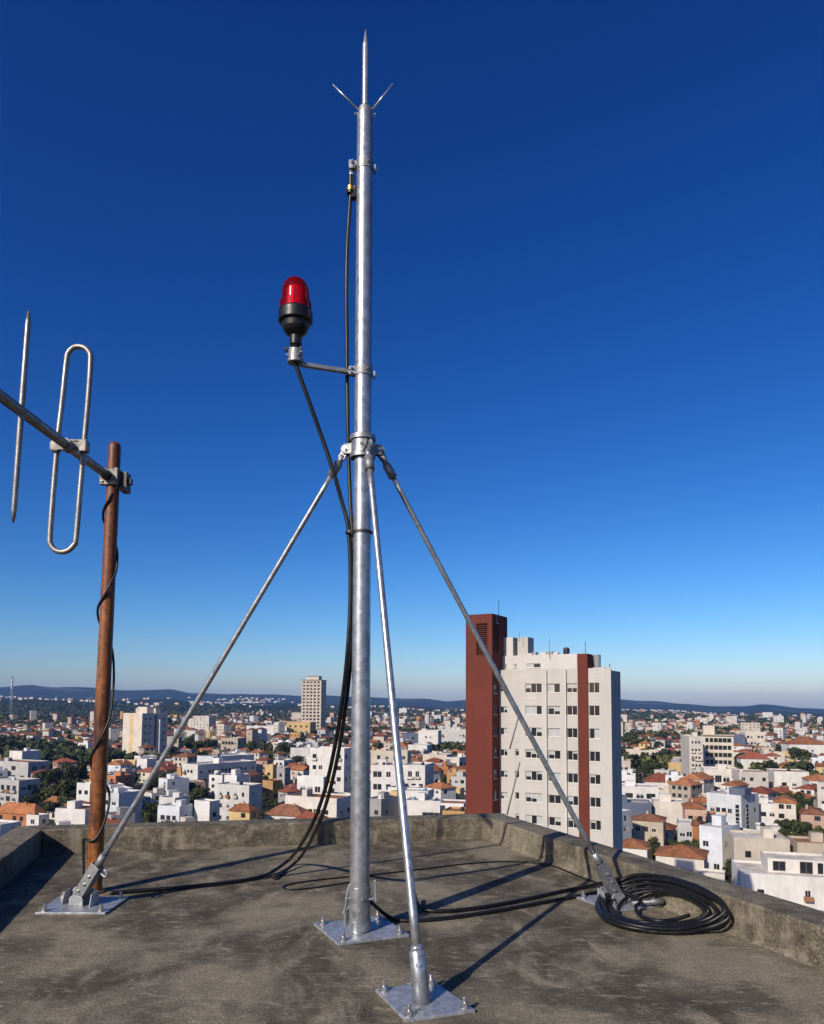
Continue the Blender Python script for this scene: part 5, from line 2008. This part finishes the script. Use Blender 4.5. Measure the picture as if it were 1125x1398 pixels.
# villages on the slopes
rv = random.Random(77)
strips = []
for kx in range(20):
    u = rv.uniform(-40, 1170)
    Dm = rv.choices((rv.uniform(2700, 3400), rv.uniform(3600, 4300), rv.uniform(4700, 5900), rv.uniform(6200, 7300)), (3, 3, 2.4, 1.2))[0]
    wid = rv.uniform(60, 420) * (1 + Dm / 6000)
    strips.append((u, Dm, wid, rv.uniform(14, 60) * (1 + Dm / 5000)))
for u, Dm, wid, dep in strips:
    th0 = math.atan((u - UC) / F)
    for k_ in range(int(10 + wid / 16)):
        d = Dm + rv.gauss(0, dep)
        t = th0 + rv.gauss(0, wid * .45) / Dm
        x, y = d * math.sin(t), d * math.cos(t)
        W = rv.uniform(9, 18) * (1 + max(0, d - 3000) / 6000)
        far_house(x, y, R(rv.uniform(5, 40)), W, rv.uniform(9, 14), rv.uniform(5, 9) * (1 + max(0, d - 3000) / 9000), rv.choices(('white', 'warm white', 'cream', 'pink'), (4, 5, 3, 2))[0], rv.choice(('flat', 'hip')), 'r orange', 'deck pale', ground_z(x, y))
for k_ in range(26):
    d = rv.uniform(1000, 2900)
    t = rv.uniform(-.56, .56)
    u = UC + F * math.tan(t)
    if 630 < u < 850: continue
    far_house(d * math.sin(t), d * math.cos(t), R(rv.uniform(8, 34)), rv.uniform(18, 34), rv.uniform(14, 20), rv.uniform(14, 30), rv.choice(('white', 'warm white', 'cream')), 'flat', 'r orange', 'deck pale')
far = m.build('far_town', mats)
tag(far, 'distant mass of pale houses and orange roofs out to the hills', kind='stuff')

# far woods between the distant houses
m = MB()
rt = random.Random(5)


def far_tree(x, y, h, wd, n_):
    z = min(ground_z(x, y), ZG + 4) if math.hypot(x, y) < 2400 else ground_z(x, y)
    lobes = [(Vector((rt.uniform(-.5, .5) * wd, rt.uniform(-.5, .5) * wd, h * rt.uniform(.45, .75))), wd * rt.uniform(.45, .75)) for _ in range(4)]
    base_mi = rt.choices((0, 1, 2), (5, 3, 1))[0]
    for i in range(n_):
        c, q = lobes[i % 4]
        v = Vector((rt.gauss(0, 1), rt.gauss(0, 1), rt.gauss(0, 1))).normalized()
        p = Vector((x, y, z)) + c + v * q
        nn2 = (v + Vector((rt.gauss(0, .45), rt.gauss(0, .45), rt.gauss(0, .45)))).normalized()
        a = nn2.orthogonal().normalized(); a = Matrix.Rotation(rt.uniform(0, 6.28), 3, nn2) @ a
        b = nn2.cross(a)
        s = q * rt.uniform(.3, .55)
        m.add([p - a * s - b * s, p + a * s - b * s * .8, p + a * s * .8 + b * s, p - a * s + b * s * .9], ((0, 1, 2, 3),), base_mi if rt.random() < .6 else rt.randrange(3))


for x, y in far_t:
    d = math.hypot(x, y)
    u, v = proj((x, y, ZG))
    if 640 < u < 840: continue
    for kx in range(2 if d < 1500 else 1):
        far_tree(x + rt.uniform(-6, 6), y + rt.uniform(-6, 6), rt.uniform(7, 12) * (1 if d < 1500 else 1.15), rt.uniform(3.5, 6) * (1 if d < 1500 else 1.6), 60 if d < 900 else 36 if d < 1600 else 20)
woods = m.build('far_woods', LEAFM)
tag(woods, 'dark green wooded patches between the distant houses', kind='stuff')

# radio mast on the plain
p = gr(14, 985, ZG)
q = at(14.5, 923, p.y)
mast2 = empty('radio_mast', (p.x, p.y, ZG), 'thin lattice radio mast standing alone on the plain at the far left', 'radio mast')
m = MB()
hh = q.z - ZG
for a in range(3):
    c_ = Vector((math.cos(a * 2.094), math.sin(a * 2.094), 0))
    m.tube([c_ * 3.2, c_ * 1.3 + Vector((0, 0, hh))], .55, 6)
for i in range(14):
    z = hh * i / 14
    f = 3.2 - 1.9 * i / 14
    for a in range(3):
        c0 = Vector((math.cos(a * 2.094), math.sin(a * 2.094), 0)) * f
        c1_ = Vector((math.cos((a + 1) * 2.094), math.sin((a + 1) * 2.094), 0)) * f
        m.tube([c0 + Vector((0, 0, z)), c1_ + Vector((0, 0, z + hh / 14))], .25, 4)
m.build('lattice', 'tank grey', mast2)
m = MB()
for z in (.72, .80, .88):
    m.lathe([(0, 2.2), (5, 2.2)], (0, 0, hh * z), (0, 0, 1), 10)
m.build('antenna_drum', 'w white', mast2)

# ---------------------------------------------------------------- labels of the generic houses and trees
LM = [(-60, 10, 'at the far left edge'), (10, 75, 'left of the rusty pole'), (75, 136, 'by the rusty pole'), (136, 205, 'between rusty pole and left strut'), (205, 300, 'right of the left strut'), (300, 400, 'midway between left strut and mast'),
      (400, 480, 'by the hanging cables'), (480, 545, 'behind mast and front strut'), (545, 590, 'right of the front strut'), (590, 640, 'left of the brown shaft'), (640, 850, 'beside the brown and white tower'),
      (850, 940, 'right of the brown and white tower'), (940, 1012, 'below the balcony tower'), (1012, 1070, 'towards the right edge'), (1070, 1300, 'at the right edge')]
CW = {'white': 'white', 'warm white': 'off-white', 'cool white': 'cool white', 'cream': 'cream', 'beige': 'beige', 'yellow': 'yellow', 'ochre': 'ochre', 'pink': 'pink', 'pale grey': 'pale grey', 'grey': 'grey', 'brick orange': 'brick-orange'}
TW = {'r orange': 'orange', 'r brown': 'brown', 'r red': 'red'}
ORD = ['first', 'second', 'third', 'fourth', 'fifth', 'sixth', 'seventh', 'eighth', 'ninth', 'tenth', 'eleventh', 'twelfth', 'thirteenth', 'fourteenth', 'fifteenth', 'sixteenth', 'seventeenth', 'eighteenth', 'nineteenth', 'twentieth']


def band(v):
    return 'near the parapet' if v > 1092 else 'in the middle rows' if v > 1040 else 'far back'


def zone(u):
    for a, b, s in LM:
        if a <= u < b: return s
    return LM[-1][2]


by = {}
for q in ALL:
    if q.get('fixed'): continue
    u = (q['box'][0] + q['box'][2]) / 2
    col = CW[q['wall'][2:]]
    rf = {'flat': 'flat-roofed', 'hip': TW[q['tile']] + '-roofed', 'gable': TW[q['tile']] + '-gabled'}[q['roof']]
    st = {1: 'low', 2: 'two-storey', 3: 'three-storey', 4: 'tall'}[q['floors']]
    key = f"{st} {col} {rf} house {zone(u)}, {band((q['box'][1] + q['box'][3]) / 2)}"
    by.setdefault(key, []).append((u, q['box'][1], q))
    q['root']['group'] = 'houses of the town'
for q in TREES:
    u = (q['box'][0] + q['box'][2]) / 2
    sz = q['box'][3] - q['box'][1]
    key = f"{'tall' if sz > 34 else 'round' if sz > 22 else 'small'} tree {zone(u)}, {band((q['box'][1] + q['box'][3]) / 2)}"
    by.setdefault(key, []).append((u, q['box'][1], q))
for key, lst in by.items():
    lst.sort(key=lambda z: (z[0], z[1]))
    for i, (u, v, q) in enumerate(lst):
        if len(lst) == 1:
            q['root']['label'] = key
        elif i == 0:
            q['root']['label'] = 'leftmost ' + key
        elif i == len(lst) - 1:
            q['root']['label'] = 'rightmost ' + key
        else:
            q['root']['label'] = f'{ORD[min(i, 19)]}-from-left {key}'
print('HOUSES', n_ind, 'ALL', len(ALL), 'TREES', len(TREES), 'far', len(far_h), 'woods', len(far_t))

# ---------------------------------------------------------------- air
m = MB()
zl, zh = ZG - 6, 185.0
S = 10700.0
m.box((0, 0, (zl + zh) / 2), (2 * S, 2 * S, zh - zl))
mh = bpy.data.materials.new('haze')
mh.use_nodes = True
t = mh.node_tree
t.nodes.remove(t.nodes['Principled BSDF'])
pv = t.nodes.new('ShaderNodeVolumePrincipled')
pv.inputs['Color'].default_value = (0.25, 0.50, 1.0, 1)
pv.inputs['Density'].default_value = 0.000055
pv.inputs['Anisotropy'].default_value = 0.0
t.links.new(pv.outputs[0], t.nodes['Material Output'].inputs['Volume'])
M['haze'] = mh
tag(m.build('haze', 'haze'), 'pale blue air over the town and the far hills', kind='stuff')
# ---------------------------------------------------------------- light and sky
SUN_EL, SUN_AZ = R(29.5), math.atan2(-.607, -.794)      # azimuth of the sun from +Y, clockwise
sdir = Vector((math.sin(SUN_AZ) * math.cos(SUN_EL), math.cos(SUN_AZ) * math.cos(SUN_EL), math.sin(SUN_EL)))
sl_ = bpy.data.lights.new('sun', 'SUN')
sl_.energy = 4.5
sl_.angle = R(0.53)
sl_.color = (1.0, 0.915, 0.79)
so = bpy.data.objects.new('sun', sl_)
COL.objects.link(so)
so.location = sdir * 200
so.rotation_euler = sdir.to_track_quat('Z', 'Y').to_euler()
w = bpy.data.worlds.new('World')
scene.world = w
w.use_nodes = True
nt = w.node_tree
bg = nt.nodes['Background']
sky = nt.nodes.new('ShaderNodeTexSky')
sky.sky_type = 'NISHITA'
sky.sun_disc = False
sky.sun_elevation = SUN_EL
sky.sun_rotation = SUN_AZ
sky.altitude = 600
sky.air_density = 1.0
sky.dust_density = 1.0
sky.ozone_density = 4.0
gm = nt.nodes.new('ShaderNodeGamma')
gm.inputs[1].default_value = 1.35
hs = nt.nodes.new('ShaderNodeHueSaturation')
hs.inputs['Saturation'].default_value = 1.12
nt.links.new(sky.outputs[0], gm.inputs[0])
nt.links.new(gm.outputs[0], hs.inputs['Color'])
sp_ = nt.nodes.new('ShaderNodeSeparateColor')
cb_ = nt.nodes.new('ShaderNodeCombineColor')
nt.links.new(hs.outputs[0], sp_.inputs[0])
for i, (e, a) in enumerate(((1.30, .325), (1.115, .435), (.92, .785))):
    pw = nt.nodes.new('ShaderNodeMath'); pw.operation = 'POWER'; pw.inputs[1].default_value = e
    mu = nt.nodes.new('ShaderNodeMath'); mu.operation = 'MULTIPLY'; mu.inputs[1].default_value = a
    nt.links.new(sp_.outputs[i], pw.inputs[0]); nt.links.new(pw.outputs[0], mu.inputs[0]); nt.links.new(mu.outputs[0], cb_.inputs[i])
nt.links.new(cb_.outputs[0], bg.inputs[0])
bg.inputs[1].default_value = 0.09
scene.view_settings.view_transform = 'Standard'
scene.view_settings.look = 'None'
scene.view_settings.exposure = 0.15
scene.view_settings.gamma = 1.0
scene.render.engine = 'CYCLES'
cy = scene.cycles
cy.max_bounces = 8
cy.transmission_bounces = 8
cy.volume_bounces = 0
cy.use_denoising = True
cy.caustics_reflective = False
cy.caustics_refractive = False
